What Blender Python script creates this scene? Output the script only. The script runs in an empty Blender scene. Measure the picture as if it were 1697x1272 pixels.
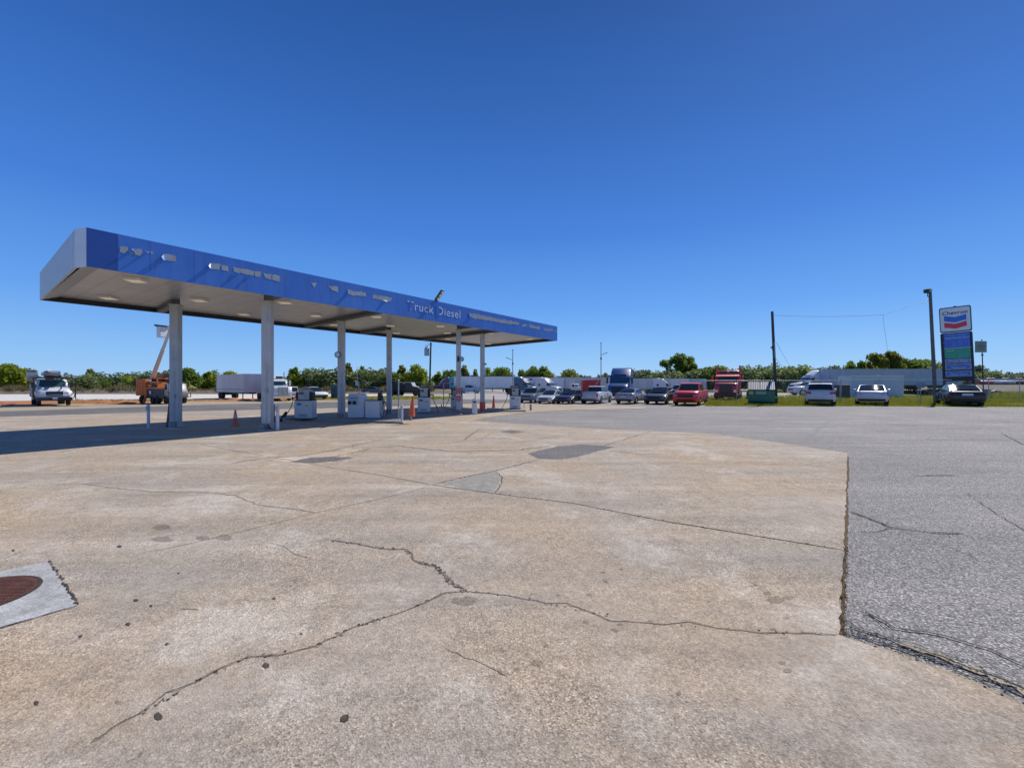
import bpy, bmesh, math, random
from mathutils import Vector, Matrix
R = math.radians
random.seed(7)
SC = bpy.context.scene
COL = SC.collection
# ---------------------------------------------------------------- camera frame used to survey ground positions
CX, HY, F, CH = 848.5, 636.0, 725.0, 1.7
def G(px, py):                      # point of the ground seen at a photo position
    d = F*CH/(py-HY); return ((px-CX)/F*d, d)
def AT(px, Y, py=None):             # point at depth Y
    X = (px-CX)/F*Y
    return (X, Y, CH+(HY-py)*Y/F) if py is not None else (X, Y)
# ---------------------------------------------------------------- materials
def nt(name):
    m = bpy.data.materials.new(name); m.use_nodes = True
    t = m.node_tree; b = t.nodes['Principled BSDF']; return m, t, b
def N(t, typ, **kw):
    n = t.nodes.new(typ)
    for k, v in kw.items():
        if k in n.inputs.keys() if hasattr(n.inputs,'keys') else False: n.inputs[k].default_value = v
        else: setattr(n, k, v)
    return n
def lk(t, a, b): t.links.new(a, b)
def ramp(t, fac, stops, interp='LINEAR'):
    r = t.nodes.new('ShaderNodeValToRGB'); r.color_ramp.interpolation = interp
    e = r.color_ramp.elements
    while len(e) < len(stops): e.new(.5)
    for i, (p, c) in enumerate(stops):
        e[i].position = p; e[i].color = (*c, 1) if len(c) == 3 else c
    lk(t, fac, r.inputs[0]); return r.outputs[0]
def g3(v): return (v, v, v)
def mix(t, fac, a, b, typ='MIX'):
    m = t.nodes.new('ShaderNodeMix'); m.data_type = 'RGBA'; m.blend_type = typ
    for s, v in ((m.inputs[0], fac), (m.inputs[6], a), (m.inputs[7], b)):
        if hasattr(v, 'links'): lk(t, v, s)
        elif isinstance(v, (int, float)): s.default_value = v
        else: s.default_value = (*v, 1)
    return m.outputs[2]
def noise(t, co, scale, detail=4, rough=.55):
    n = t.nodes.new('ShaderNodeTexNoise'); n.inputs['Scale'].default_value = scale
    n.inputs['Detail'].default_value = detail; n.inputs['Roughness'].default_value = rough
    lk(t, co, n.inputs['Vector']); return n.outputs['Fac']
def voro(t, co, scale, out='Distance', feature='F1'):
    n = t.nodes.new('ShaderNodeTexVoronoi'); n.inputs['Scale'].default_value = scale; n.feature = feature
    lk(t, co, n.inputs['Vector']); return n.outputs[out]
def coords(t, scale=(1,1,1), rot=(0,0,0)):
    c = t.nodes.new('ShaderNodeTexCoord'); m = t.nodes.new('ShaderNodeMapping')
    m.inputs['Scale'].default_value = scale; m.inputs['Rotation'].default_value = rot
    lk(t, c.outputs['Object'], m.inputs['Vector']); return m.outputs[0]
def bump(t, b, h, strength=.3, dist=.01):
    n = t.nodes.new('ShaderNodeBump'); n.inputs['Strength'].default_value = strength
    n.inputs['Distance'].default_value = dist; lk(t, h, n.inputs['Height']); lk(t, n.outputs[0], b.inputs['Normal'])
MC = {}
def paint(col, rough=.4, metal=0., var=.12, coat=0., dirt=.15, sc=3.):
    key = (col, rough, metal, var, coat, dirt, sc)
    if key in MC: return MC[key]
    m, t, b = nt('paint'); co = coords(t)
    n = noise(t, co, sc, 5)
    c = mix(t, ramp(t, n, [(.3, g3(0)), (.7, g3(1))]), tuple(x*(1-var) for x in col), tuple(min(1, x*(1+var)) for x in col))
    if dirt > 0:
        d = ramp(t, noise(t, coords(t, (1, 1, .35)), sc*2.3, 6, .65), [(.5, g3(0)), (.75, g3(1))])
        dm = t.nodes.new('ShaderNodeMath'); dm.operation = 'MULTIPLY'; dm.inputs[1].default_value = dirt; lk(t, d, dm.inputs[0])
        c = mix(t, dm.outputs[0], c, (.16, .13, .10))
    lk(t, c, b.inputs['Base Color']); b.inputs['Roughness'].default_value = rough
    b.inputs['Metallic'].default_value = metal; b.inputs['Coat Weight'].default_value = coat
    b.inputs['Coat Roughness'].default_value = .08
    MC[key] = m; return m
def carpaint(col): return paint(col, .4, .0, .04, .45, .08)
GLASS = paint((.018, .028, .038), .04, 0, .1, 0, .0)
GLASSB = paint((.05, .11, .14), .08, 0, .25, 0, .0)
for g_ in (GLASS, GLASSB): g_.node_tree.nodes['Principled BSDF'].inputs['Specular IOR Level'].default_value = .35
RUBBER = paint((.018, .018, .019), .85, 0, .2, 0, .3)
RIM = paint((.45, .46, .47), .3, .8, .1, 0, .1)
RIMD = paint((.06, .06, .065), .4, .5, .1, 0, .1)
BLACK = paint((.02, .02, .022), .5, 0, .2, 0, .1)
CHROME = paint((.7, .7, .72), .15, 1., .05, 0, .05)
REDL = paint((.45, .012, .015), .25, 0, .1, .5, 0)
LAMP = paint((.75, .78, .8), .15, .3, .05, .5, 0)
AMBER = paint((.7, .25, .03), .3, 0, .1, .3, 0)
PLATE = paint((.6, .62, .6), .4, 0, .1, 0, .1)
WHITE = paint((.74, .74, .73), .4, 0, .05, .3, .12)
GALV = paint((.38, .40, .42), .45, .6, .15, 0, .2)
STEEL = paint((.42, .43, .45), .5, .3, .1, 0, .25)
WOOD = paint((.17, .13, .10), .9, 0, .3, 0, .4, 6.)
DARKWOOD = paint((.06, .06, .065), .85, 0, .3, 0, .3, 6.)
# ---------------------------------------------------------------- mesh builder
class MB:
    def __init__(s): s.v = []; s.f = []; s.mi = []; s.sm = []
    def add(s, vs, fs, mi=0, sm=False):
        o = len(s.v); s.v += [tuple(v) for v in vs]
        for f in fs: s.f.append(tuple(i+o for i in f)); s.mi.append(mi); s.sm.append(sm)
        return s
    def box(s, c, d, rz=0, mi=0, M=None, tp=1.0):
        x, y, z = d[0]/2, d[1]/2, d[2]/2
        vs = [Vector((a*x*(tp if e > 0 else 1), b*y*(tp if e > 0 else 1), e*z)) for e in (-1, 1) for b in (-1, 1) for a in (-1, 1)]
        m = M if M else Matrix.Rotation(rz, 3, 'Z')
        vs = [m @ v + Vector(c) for v in vs]
        return s.add(vs, [(0,2,3,1),(4,5,7,6),(0,1,5,4),(2,6,7,3),(0,4,6,2),(1,3,7,5)], mi)
    def cyl(s, a, b, r0, r1=None, n=12, mi=0, cap=True):
        a, b = Vector(a), Vector(b); r1 = r0 if r1 is None else r1
        d = (b-a).normalized(); q = d.to_track_quat('Z', 'Y').to_matrix()
        vs = []
        for p, r in ((a, r0), (b, r1)):
            for i in range(n):
                t = 2*math.pi*i/n; vs.append(p + q @ Vector((r*math.cos(t), r*math.sin(t), 0)))
        s.add(vs, [(i, (i+1) % n, n+(i+1) % n, n+i) for i in range(n)], mi, True)
        if cap: s.add(vs[:n], [tuple(range(n-1, -1, -1))], mi); s.add(vs[n:], [tuple(range(n))], mi)
        return s
    def tube(s, pts, r, n=6, mi=0):
        for a, b in zip(pts, pts[1:]): s.cyl(a, b, r, r, n, mi)
        return s
    def prism(s, poly, y0, y1, mi=0):          # polygon in x,z extruded over y
        n = len(poly); A = sum(poly[i][0]*poly[(i+1) % n][1]-poly[(i+1) % n][0]*poly[i][1] for i in range(n))
        if A < 0: poly = poly[::-1]
        vs = [(x, y0, z) for x, z in poly] + [(x, y1, z) for x, z in poly]
        return s.add(vs, [tuple(range(n)), tuple(range(2*n-1, n-1, -1))] + [(i, n+i, n+(i+1) % n, (i+1) % n) for i in range(n)], mi)
    def slices(s, poly, secs, mi=0):           # secs: list of (y, xscale, zfun)
        n = len(poly); A = sum(poly[i][0]*poly[(i+1) % n][1]-poly[(i+1) % n][0]*poly[i][1] for i in range(n))
        if A < 0: poly = poly[::-1]
        vs = []
        for y, xs, dz in secs:
            for x, z in poly: vs.append((x*xs, y, z-dz*max(0, (z-.5))))
        k = len(secs); fs = [tuple(range(n))]
        fs.append(tuple(range(k*n-1, (k-1)*n-1, -1)))
        s.add(vs, fs, mi)
        f2 = [(j*n+i, (j+1)*n+i, (j+1)*n+(i+1) % n, j*n+(i+1) % n) for j in range(k-1) for i in range(n)]
        return s.add(vs, f2, mi, True)
    def flat(s, poly, z, mi=0):
        n = len(poly); A = sum(poly[i][0]*poly[(i+1) % n][1]-poly[(i+1) % n][0]*poly[i][1] for i in range(n))
        if A < 0: poly = poly[::-1]
        return s.add([(p[0], p[1], z) for p in poly], [tuple(range(n))], mi)
    def slab(s, poly, z0, z1, mi=0):
        n = len(poly); A = sum(poly[i][0]*poly[(i+1) % n][1]-poly[(i+1) % n][0]*poly[i][1] for i in range(n))
        if A < 0: poly = poly[::-1]
        vs = [(x, y, z0) for x, y in poly]+[(x, y, z1) for x, y in poly]
        return s.add(vs, [tuple(range(n-1, -1, -1)), tuple(range(n, 2*n))]+[(i, (i+1) % n, n+(i+1) % n, n+i) for i in range(n)], mi)
    def quad(s, a, b, c, d, mi=0): return s.add([a, b, c, d], [(0, 1, 2, 3)], mi)
    def build(s, name, mats, parent=None, label=None, bevel=0, off=None):
        me = bpy.data.meshes.new(name)
        vs = s.v if off is None else [(x-off[0], y-off[1], z-off[2]) for x, y, z in s.v]
        me.from_pydata(vs, [], s.f); me.update()
        for m in (mats if isinstance(mats, (list, tuple)) else [mats]): me.materials.append(m)
        me.polygons.foreach_set('material_index', s.mi); me.polygons.foreach_set('use_smooth', s.sm)
        o = bpy.data.objects.new(name, me); COL.objects.link(o)
        if parent: o.parent = parent
        if label: o['label'] = label
        if bevel:
            bv = o.modifiers.new('b', 'BEVEL'); bv.width = bevel; bv.segments = 2; bv.limit_method = 'ANGLE'; bv.angle_limit = R(40)
        return o
def tag(o, label, cat, group=None):
    o['label'] = label; o['category'] = cat
    if group: o['group'] = group
    return o
def thing(name, label, cat, loc=(0,0,0), rz=0, group=None, sc=1):
    o = bpy.data.objects.new(name, None); COL.objects.link(o); o.empty_display_size = .2
    o.location = (loc[0], loc[1], loc[2] if len(loc) > 2 else 0); o.rotation_euler = (0, 0, rz); o.scale = (sc, sc, sc)
    return tag(o, label, cat, group)
def struct(name, mb, mats): o = mb.build(name, mats); o['kind'] = 'structure'; return o
def dup(root, loc, rz, label, sc=None, group=None):
    r = root.copy(); COL.objects.link(r); r.location = loc; r.rotation_euler = (0, 0, rz); r['label'] = label
    if sc is not None: r.scale = (sc, sc, sc) if not isinstance(sc, tuple) else sc
    if group: r['group'] = group
    for ch in list(root.children):
        c = ch.copy(); COL.objects.link(c); c.parent = r
        for g in list(ch.children):
            d = g.copy(); COL.objects.link(d); d.parent = c
    return r
def text(s, size, mat, parent, M, name='lettering', sx=1, extrude=.003, align='LEFT', bold=0, spacing=1.):
    cu = bpy.data.curves.new('t', 'FONT'); cu.body = s; cu.size = size; cu.extrude = extrude; cu.align_x = align; cu.offset = bold; cu.space_character = spacing
    to = bpy.data.objects.new('t', cu); COL.objects.link(to)
    dg = bpy.context.evaluated_depsgraph_get(); dg.update()
    me = bpy.data.meshes.new_from_object(to.evaluated_get(dg)); bpy.data.objects.remove(to)
    me.materials.clear(); me.materials.append(mat)
    me.transform(M @ Matrix.Diagonal((sx, 1, 1, 1)))
    o = bpy.data.objects.new(name, me); COL.objects.link(o)
    if parent: o.parent = parent
    return o

# ---------------------------------------------------------------- world, sun, camera
SUN_EL, SUN_AZ = 47.0, 43.0            # azimuth measured clockwise from +Y
w = bpy.data.worlds.new("World"); SC.world = w; w.use_nodes = True
t = w.node_tree; bg = t.nodes['Background']
sky = t.nodes.new('ShaderNodeTexSky'); sky.sky_type = 'NISHITA'; sky.sun_disc = False
sky.sun_elevation = R(SUN_EL); sky.sun_rotation = R(SUN_AZ); sky.altitude = 300; sky.air_density = 1.0; sky.dust_density = .2; sky.ozone_density = 2.5
tc = t.nodes.new('ShaderNodeTexCoord'); sx = t.nodes.new('ShaderNodeSeparateXYZ'); lk(t, tc.outputs['Generated'], sx.inputs[0])
tint = ramp(t, sx.outputs[2], [(0.0, (.33, .60, .98)), (.05, (.25, .53, .96)), (.16, (.125, .36, .90)), (.32, (.060, .220, .72)), (.50, (.034, .140, .51)), (.66, (.020, .088, .345)), (1.0, (.010, .05, .22))])
k1 = t.nodes.new('ShaderNodeVectorMath'); k1.operation = 'SCALE'; lk(t, sky.outputs[0], k1.inputs[0]); k1.inputs['Scale'].default_value = .10
gm = t.nodes.new('ShaderNodeHueSaturation'); gm.inputs['Saturation'].default_value = 1.25; lk(t, k1.outputs[0], gm.inputs['Color'])
sk = mix(t, .86, gm.outputs[0], tint)
k2 = t.nodes.new('ShaderNodeVectorMath'); k2.operation = 'SCALE'; lk(t, sk, k2.inputs[0]); k2.inputs['Scale'].default_value = 10.
lk(t, k2.outputs[0], bg.inputs[0]); bg.inputs[1].default_value = .10
sd = bpy.data.lights.new('sun', 'SUN'); sd.energy = 4.2; sd.angle = R(.5); sd.color = (1, .945, .87)
so = bpy.data.objects.new('sun', sd); COL.objects.link(so)
sv = Vector((math.sin(R(SUN_AZ))*math.cos(R(SUN_EL)), math.cos(R(SUN_AZ))*math.cos(R(SUN_EL)), math.sin(R(SUN_EL))))
so.rotation_euler = sv.to_track_quat('Z', 'Y').to_euler()
cd = bpy.data.cameras.new('cam'); cam = bpy.data.objects.new('cam', cd); COL.objects.link(cam)
cam.location = (0, 0, CH); cam.rotation_euler = (R(90), 0, 0)
cd.sensor_width = 36; cd.lens = F/1697*36; cd.clip_end = 6000; cd.clip_start = .05
SC.camera = cam
SC.view_settings.view_transform = 'Standard'; SC.view_settings.look = 'None'; SC.view_settings.exposure = 0

# ---------------------------------------------------------------- ground materials
def concrete_mat(tint=1.0, name='forecourt concrete'):
    m, t, b = nt(name); co = coords(t); st = coords(t, (.16, 1.5, 1), (0, 0, R(-53)))
    n2 = noise(t, st, 1.1, 7, .66); n3 = noise(t, co, 7, 6, .72)
    c = ramp(t, n2, [(.28, (.33, .28, .225)), (.44, (.41, .35, .28)), (.56, (.46, .395, .32)), (.72, (.58, .51, .43))])
    c = mix(t, ramp(t, noise(t, co, .32, 6, .62), [(.44, g3(0)), (.64, g3(.55))]), c, (.50, .36, .22))     # rusty tan areas
    c = mix(t, ramp(t, noise(t, st, .42, 6, .66), [(.50, g3(0)), (.70, g3(.6))]), c, (.31, .29, .265))   # grey traffic grime
    c = mix(t, ramp(t, noise(t, coords(t, (1, 1, 1), (.3, 0, 1)), .75, 7, .7), [(.53, g3(0)), (.66, g3(.7))]), c, (.60, .55, .47)) # pale worn areas
    c = mix(t, ramp(t, noise(t, co, 2.3, 7, .72), [(.52, g3(0)), (.70, g3(.5))]), c, (.26, .225, .19))      # soaked-in stains
    c = mix(t, 1.0, c, ramp(t, n3, [(.3, g3(.82)), (.55, g3(1.0)), (.72, g3(1.08))]), 'MULTIPLY')
    c = mix(t, 1.0, c, ramp(t, noise(t, co, 38, 5, .75), [(.3, g3(.68)), (.5, g3(1.0)), (.7, g3(1.25))]), 'MULTIPLY')
    v = t.nodes.new('ShaderNodeTexVoronoi'); v.inputs['Scale'].default_value = 105; lk(t, co, v.inputs['Vector'])
    hsv = t.nodes.new('ShaderNodeSeparateColor'); lk(t, v.outputs['Color'], hsv.inputs[0])
    wear = ramp(t, noise(t, co, .6, 5, .65), [(.38, g3(.2)), (.60, g3(.85))])
    ag = ramp(t, hsv.outputs[0], [(0, (.36, .34, .31)), (.25, (.80, .78, .75)), (.7, (1.04, 1.03, 1)), (.92, (1.4, 1.38, 1.32)), (1, (1.8, 1.76, 1.7))])
    c = mix(t, wear, c, mix(t, 1.0, c, ag, 'MULTIPLY'))
    # map cracking of the worn surface
    wv = t.nodes.new('ShaderNodeTexNoise'); wv.inputs['Scale'].default_value = 9; wv.inputs['Detail'].default_value = 5; lk(t, co, wv.inputs['Vector'])
    va = t.nodes.new('ShaderNodeVectorMath'); va.operation = 'MULTIPLY_ADD'; va.inputs[1].default_value = (.12, .12, .12); lk(t, wv.outputs['Color'], va.inputs[0]); lk(t, co, va.inputs[2])
    ve = voro(t, va.outputs[0], 8, 'Distance', 'DISTANCE_TO_EDGE')
    line = ramp(t, ve, [(.008, g3(1)), (.028, g3(0))]); msk = ramp(t, noise(t, co, .8, 5, .7), [(.54, g3(0)), (.66, g3(.6))])
    lm = mix(t, 1.0, line, msk, 'MULTIPLY'); c = mix(t, lm, c, (.13, .11, .09))
    vs = t.nodes.new('ShaderNodeTexVoronoi'); vs.inputs['Scale'].default_value = 2.6; lk(t, va.outputs[0], vs.inputs['Vector'])
    c = mix(t, ramp(t, vs.outputs['Distance'], [(.035, g3(.6)), (.075, g3(0))]), c, (.10, .09, .08)) # gum spots
    c = mix(t, 1.0, c, (1.10*tint, 1.08*tint, 1.04*tint), 'MULTIPLY')
    lk(t, c, b.inputs['Base Color']); b.inputs['Roughness'].default_value = .9; b.inputs['Specular IOR Level'].default_value = .2
    mm = t.nodes.new('ShaderNodeMath'); mm.operation = 'ADD'; lk(t, v.outputs['Distance'], mm.inputs[0]); lk(t, n3, mm.inputs[1])
    bump(t, b, mm.outputs[0], .5, .005); return m
def asphalt_mat(dark=1.0, name='asphalt'):
    m, t, b = nt(name); co = coords(t)
    c = ramp(t, noise(t, co, .28, 6, .6), [(.3, g3(.155*dark)), (.55, g3(.215*dark)), (.75, (.30*dark, .29*dark, .28*dark))])
    c = mix(t, .5, c, ramp(t, noise(t, coords(t, (.25, 2, 1)), .8, 5), [(.3, (.14*dark, .138*dark, .14*dark)), (.7, (.27*dark, .26*dark, .25*dark))]))
    v = t.nodes.new('ShaderNodeTexVoronoi'); v.inputs['Scale'].default_value = 85; lk(t, co, v.inputs['Vector'])
    s = t.nodes.new('ShaderNodeSeparateColor'); lk(t, v.outputs['Color'], s.inputs[0])
    ag = ramp(t, s.outputs[0], [(0, g3(.35)), (.35, g3(.72)), (.7, g3(1.0)), (.88, g3(1.45)), (1, g3(2.1))])
    c = mix(t, 1.0, c, ag, 'MULTIPLY')
    c = mix(t, 1.0, c, ramp(t, noise(t, co, 130, 3, .7), [(.3, g3(.65)), (.7, g3(1.3))]), 'MULTIPLY')
    c = mix(t, 1.0, c, (1.70, 1.61, 1.46), 'MULTIPLY')
    lk(t, c, b.inputs['Base Color']); b.inputs['Roughness'].default_value = .82
    b.inputs['Specular IOR Level'].default_value = .3
    bump(t, b, v.outputs['Distance'], .8, .012); return m
def soil(name, c1, c2, sc=1.5, fine=60, bstr=.5):
    m, t, b = nt(name); co = coords(t)
    c = ramp(t, noise(t, co, sc, 7, .65), [(.3, c1), (.7, c2)])
    c = mix(t, 1.0, c, ramp(t, noise(t, co, fine, 3, .7), [(.3, g3(.7)), (.7, g3(1.25))]), 'MULTIPLY')
    lk(t, c, b.inputs['Base Color']); b.inputs['Roughness'].default_value = .95
    bump(t, b, noise(t, co, sc*6, 5), bstr, .05); return m
def field_mat():
    m, t, b = nt('rough grass ground'); co = coords(t)
    c = ramp(t, noise(t, co, .9, 7, .7), [(.25, (.10, .13, .015)), (.45, (.24, .26, .03)), (.6, (.36, .32, .06)), (.78, (.42, .34, .16))])
    c = mix(t, ramp(t, noise(t, co, 3.3, 5, .7), [(.5, g3(0)), (.68, g3(.6))]), c, (.14, .21, .015))
    c = mix(t, 1.0, c, ramp(t, noise(t, co, 25, 4, .7), [(.3, g3(.55)), (.7, g3(1.35))]), 'MULTIPLY')
    lk(t, c, b.inputs['Base Color']); b.inputs['Roughness'].default_value = .95; return m
CONC = concrete_mat(); ASPH = asphalt_mat(); ASPHN = asphalt_mat(.62, 'darker road asphalt')
CRACK = soil('crack filling', (.03, .025, .02), (.085, .068, .05), 12, 90, .2)
CRACKS = concrete_mat(.60, 'shallow crack')
PATCH = asphalt_mat(.62, 'patch asphalt'); NEWCON = soil('pale new concrete', (.30, .295, .27), (.62, .61, .58), 3.5, 70, .3)
SANDC = soil('sandy grit', (.33, .26, .16), (.50, .42, .29), 5, 120, .5)
WEED = soil('dirt in the joint', (.10, .055, .022), (.22, .14, .06), 14, 120, .6)
RUBBLE = soil('washed out patch', (.27, .245, .20), (.46, .42, .35), 9, 75, .5)
STAIN = concrete_mat(.66, 'stained concrete')
FADE = concrete_mat(1.2, 'lighter worn concrete'); TAR = concrete_mat(.22, 'tar spot')

# ---------------------------------------------------------------- the ground sheets
gr = MB(); gr.flat([(-3000, -400), (3000, -400), (3000, 4000), (-3000, 4000)], -.03); struct('ground', gr, field_mat())
asp = MB()
edge = [G(1100, 670.3), G(1180, 671.2), G(1240, 671.6), G(1330, 671.8), G(1420, 672.2), G(1500, 672.9), G(1600, 673.4), G(1697, 674.6)]
ed2 = []
for a, b in zip(edge, edge[1:]):
    for k in range(8):
        f = k/8; ed2.append((a[0]+(b[0]-a[0])*f, a[1]+(b[1]-a[1])*f+random.uniform(-.12, .12)))
asp.flat([(-64, 8), G(0, 681.5), G(360, 670), G(600, 665.5), G(700, 663), G(860, 662), G(1000, 664), G(1060, 668)] + ed2 + [edge[-1], (75, 24), (85, -25), (-75, -25)], -.006)
struct('parking_lot', asp, ASPH)
rd = MB(); rd.flat([(-62, 5.5), G(0, 690.5), G(300, 681.5), G(600, 675), G(760, 669), G(860, 666), G(860, 661.5), G(700, 662.5), G(600, 665.3), G(360, 669.8), G(0, 681.3), (-64, 8.3)], -.002)
struct('access_road', rd, ASPHN)
vg = MB(); vg.flat([(-64, 8.4), G(0, 681.2), G(360, 669.7), G(480, 667), G(600, 665), G(600, 662.5), G(480, 663), G(360, 663.5), G(100, 668), G(0, 672.5), (-75, 14)], -.014)
struct('sandy_verge', vg, soil('tan verge', (.36, .28, .17), (.50, .42, .28), 1.2))
dirt = MB(); dirt.flat([(-75, 14.2), G(0, 672.3), G(100, 667.8), G(360, 663.3), G(480, 662.8), G(640, 661), G(640, 657.5), G(480, 659), G(230, 661), G(0, 664), (-95, 26)], -.018)
struct('orange_dirt', dirt, soil('orange clay', (.36, .12, .035), (.52, .25, .10), 1.0))
sand = MB(); sand.flat([(-95, 26.2), G(0, 664.2), G(230, 661.2), G(480, 659.2), G(640, 657.3), G(720, 656.5), G(720, 653), G(480, 651.8), G(230, 652.2), G(0, 653), (-140, 50)], -.022)
struct('white_sand', sand, soil('white sand', (.62, .58, .50), (.80, .76, .69), .8))
gs = MB(); gs.flat([G(500, 662.5), G(620, 661.3), G(760, 661), G(760, 656.5), G(640, 655.5), G(500, 657)], -.010)
struct('dry_grass_strip', gs, soil('dry grass', (.22, .17, .05), (.36, .30, .10), 2.))
yd = MB(); yd.flat([G(700, 661), G(860, 661.8), G(1000, 663.8), G(1100, 668), G(1180, 664), G(1250, 657), G(1250, 645), G(700, 645)], -.012)
struct('truck_yard', yd, soil('packed gravel', (.36, .33, .29), (.50, .47, .42), .6))
lane = MB(); lane.flat([G(1255, 657.5), G(1410, 655), G(1410, 650.5), G(1255, 651.5)], -.012)
struct('gravel_lane', lane, soil('pale gravel', (.40, .36, .32), (.55, .50, .45), .9))
wk = MB(); wk.slab([G(1664, 669.3), G(1700, 669.5), G(1760, 671), G(1760, 674), G(1697, 672.6), G(1675, 670.6)], -.03, .05)
struct('pavement', wk, NEWCON)

# concrete forecourt: slab, joints, cracks, patches and stains in one mesh
def jag(pts, amp, step=.25):
    out = []
    for (x0, y0), (x1, y1) in zip(pts, pts[1:]):
        L = math.hypot(x1-x0, y1-y0); n = max(1, int(L/step))
        for k in range(n):
            f = k/n; a = amp if k else amp*.5
            out.append((x0+(x1-x0)*f+random.uniform(-a, a), y0+(y1-y0)*f+random.uniform(-a, a)))
    out.append(pts[-1]); return out
def strip(mb, pts, w0, z, mi, vary=.6):
    n = len(pts); L = []; ph = random.uniform(0, 6); q = 1.0
    for i in range(n):
        a = pts[max(0, i-1)]; b = pts[min(n-1, i+1)]; d = math.hypot(b[0]-a[0], b[1]-a[1]) or 1
        nx, ny = -(b[1]-a[1])/d, (b[0]-a[0])/d
        q = .7*q+.3*random.choice((.15, .5, 1.0, 1.3, 2.0)) if vary < .95 else random.uniform(.1, 1.9)
        ww = w0*(1+vary*(q-1))*.5*(1 if 0 < i < n-1 else .2)
        L.append((pts[i][0]+nx*ww, pts[i][1]+ny*ww, z)); L.append((pts[i][0]-nx*ww, pts[i][1]-ny*ww, z))
    mb.add(L, [(2*i, 2*i+1, 2*i+3, 2*i+2) for i in range(n-1)], mi)
def P(lst): return [G(*p) for p in lst]
cz = .012
fc = MB()
right_edge = jag(P([(1404.5, 751), (1402, 830), (1398, 913), (1394, 985), (1390, 1053), (1420, 1066), (1480, 1085), (1560, 1114), (1630, 1143), (1697, 1172)]), .012, .12)
outline = right_edge + [(4.6, .2), (7.5, -2.6), (14, -8), (20, -16), (-60, -16), (-58, 3.4)] + P([(0, 690.7), (300, 681.7), (600, 675.2), (760, 669.2), (860, 668.2), (1000, 671), (1070, 674), (1068, 677.2), (953, 679.3), (870, 684), (830, 689), (800, 693), (783, 697)]) + jag(P([(857, 702.5), (985, 710.5), (1080, 714), (1170, 718.5), (1300, 735), (1404.5, 751)]), .02, .3)[:-1]
fc.slab(outline, -.05, cz, 0)
z1 = cz+.0012; z2 = cz+.0026
J = lambda p, w, a=.006, m=1, st=.3, z=z2: strip(fc, jag(P(p), a, min(st, .12) if st > .05 else st), w, z, m, .85)
J([(440, 757), (480, 763), (550, 776), (630, 788), (715, 804)], .016, .008)
J([(715, 804), (820, 819), (950, 835), (1097, 864), (1250, 889), (1398, 913)], .017, .004)
J([(1097, 864), (1250, 889), (1398, 913)], .014, .003)
J([(1404, 775.5), (1250, 768), (1097, 759), (1018, 747)], .012, .006, 2)
J([(715, 804), (760, 793), (820, 781), (890, 763)], .022, .008)
J([(1000, 739), (1040, 727), (1081, 715)], .03, .02)
J([(715, 804), (690, 813), (623, 829), (523, 851), (424, 876), (354, 893), (255, 915)], .012, .008, 2)
for p, w in [([(550, 897), (590, 902), (621, 909), (648, 912), (674, 912), (683, 920), (684, 929), (695, 935), (723, 941), (735, 952), (748, 968), (762, 975), (776, 982)], .014),
             ([(776, 982), (810, 985), (850, 990.6), (896, 999), (904, 1002), (939, 1002), (974, 1015), (1013, 1031), (1063, 1034), (1101, 1037), (1139, 1033), (1192, 1044), (1256, 1051), (1344, 1052), (1388, 1054)], .009),
             ([(776, 982), (737, 984), (717, 995), (670, 1015), (640, 1025), (585, 1042), (565, 1052), (523, 1073), (470, 1087), (406, 1093), (367, 1109), (325, 1133), (276, 1151), (230, 1186), (201, 1200), (150, 1235)], .010)]:
    J(p, w*1.7, .010, 2, .04, z1); J(p, w*.34, .008, 1, .022, z2)
def chips(pts, n, smax):
    pp = P(pts)
    for _ in range(n):
        i = random.randrange(len(pp)-1); f = random.random(); x = pp[i][0]*(1-f)+pp[i+1][0]*f+random.gauss(0, .012); y = pp[i][1]*(1-f)+pp[i+1][1]*f+random.gauss(0, .012); r = random.uniform(.25, 1)**2*smax
        fc.flat([(x+r*random.uniform(.4, 1.3)*math.cos(a), y+r*random.uniform(.4, 1.3)*math.sin(a)) for a in [k*math.pi/4 for k in range(8)]], z2+.0006+random.random()*.0004, random.choice((1, 2, 2, 7)))
chips([(550, 897), (621, 909), (674, 912), (684, 929), (723, 941), (748, 968), (776, 982)], 110, .022)
chips([(723, 941), (735, 952), (748, 968), (762, 975)], 60, .026)
chips([(776, 982), (850, 990), (904, 1002), (974, 1015), (1063, 1034), (1192, 1044), (1388, 1054)], 90, .010)
chips([(776, 982), (737, 984), (670, 1015), (585, 1042), (523, 1073), (406, 1093), (325, 1133), (230, 1186)], 130, .014)
chips([(715, 804), (950, 835), (1097, 864), (1250, 889), (1398, 913)], 120, .02); chips([(715, 804), (820, 781), (890, 763)], 50, .03)
J([(135, 802), (200, 811), (260, 816), (330, 816), (390, 822), (430, 838), (480, 844), (523, 851)], .02, .03, 2, .25)
J([(329, 736), (380, 746), (438, 755.5)], .02, .02, 2)
J([(380, 769), (438, 760), (495, 757), (551, 746.6), (600, 736), (640, 728)], .035, .04, 1)
J([(613, 743), (663, 739.5), (705, 745), (762, 749), (857, 746.6), (915, 739)], .035, .05, 1)
J([(550, 757), (600, 748), (613, 743)], .03, .05, 1)
J([(753, 734), (770, 730), (797, 729), (807, 722), (819, 716.5)], .03, .04, 2)
J([(769, 729), (794, 712), (833, 712)], .03, .02, 1)
J([(857, 734), (900, 727), (925, 723.6), (963, 715)], .03, .04, 2); J([(872, 716), (905, 724), (925, 723.6)], .02, .04, 2)
J([(1015, 748), (1060, 753), (1097, 754)], .02, .03, 2)
J([(440, 899), (470, 907), (490, 920), (520, 930)], .008, .01, 2, .1); J([(535, 893), (560, 899), (600, 903)], .008, .01, 2, .1)
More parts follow.
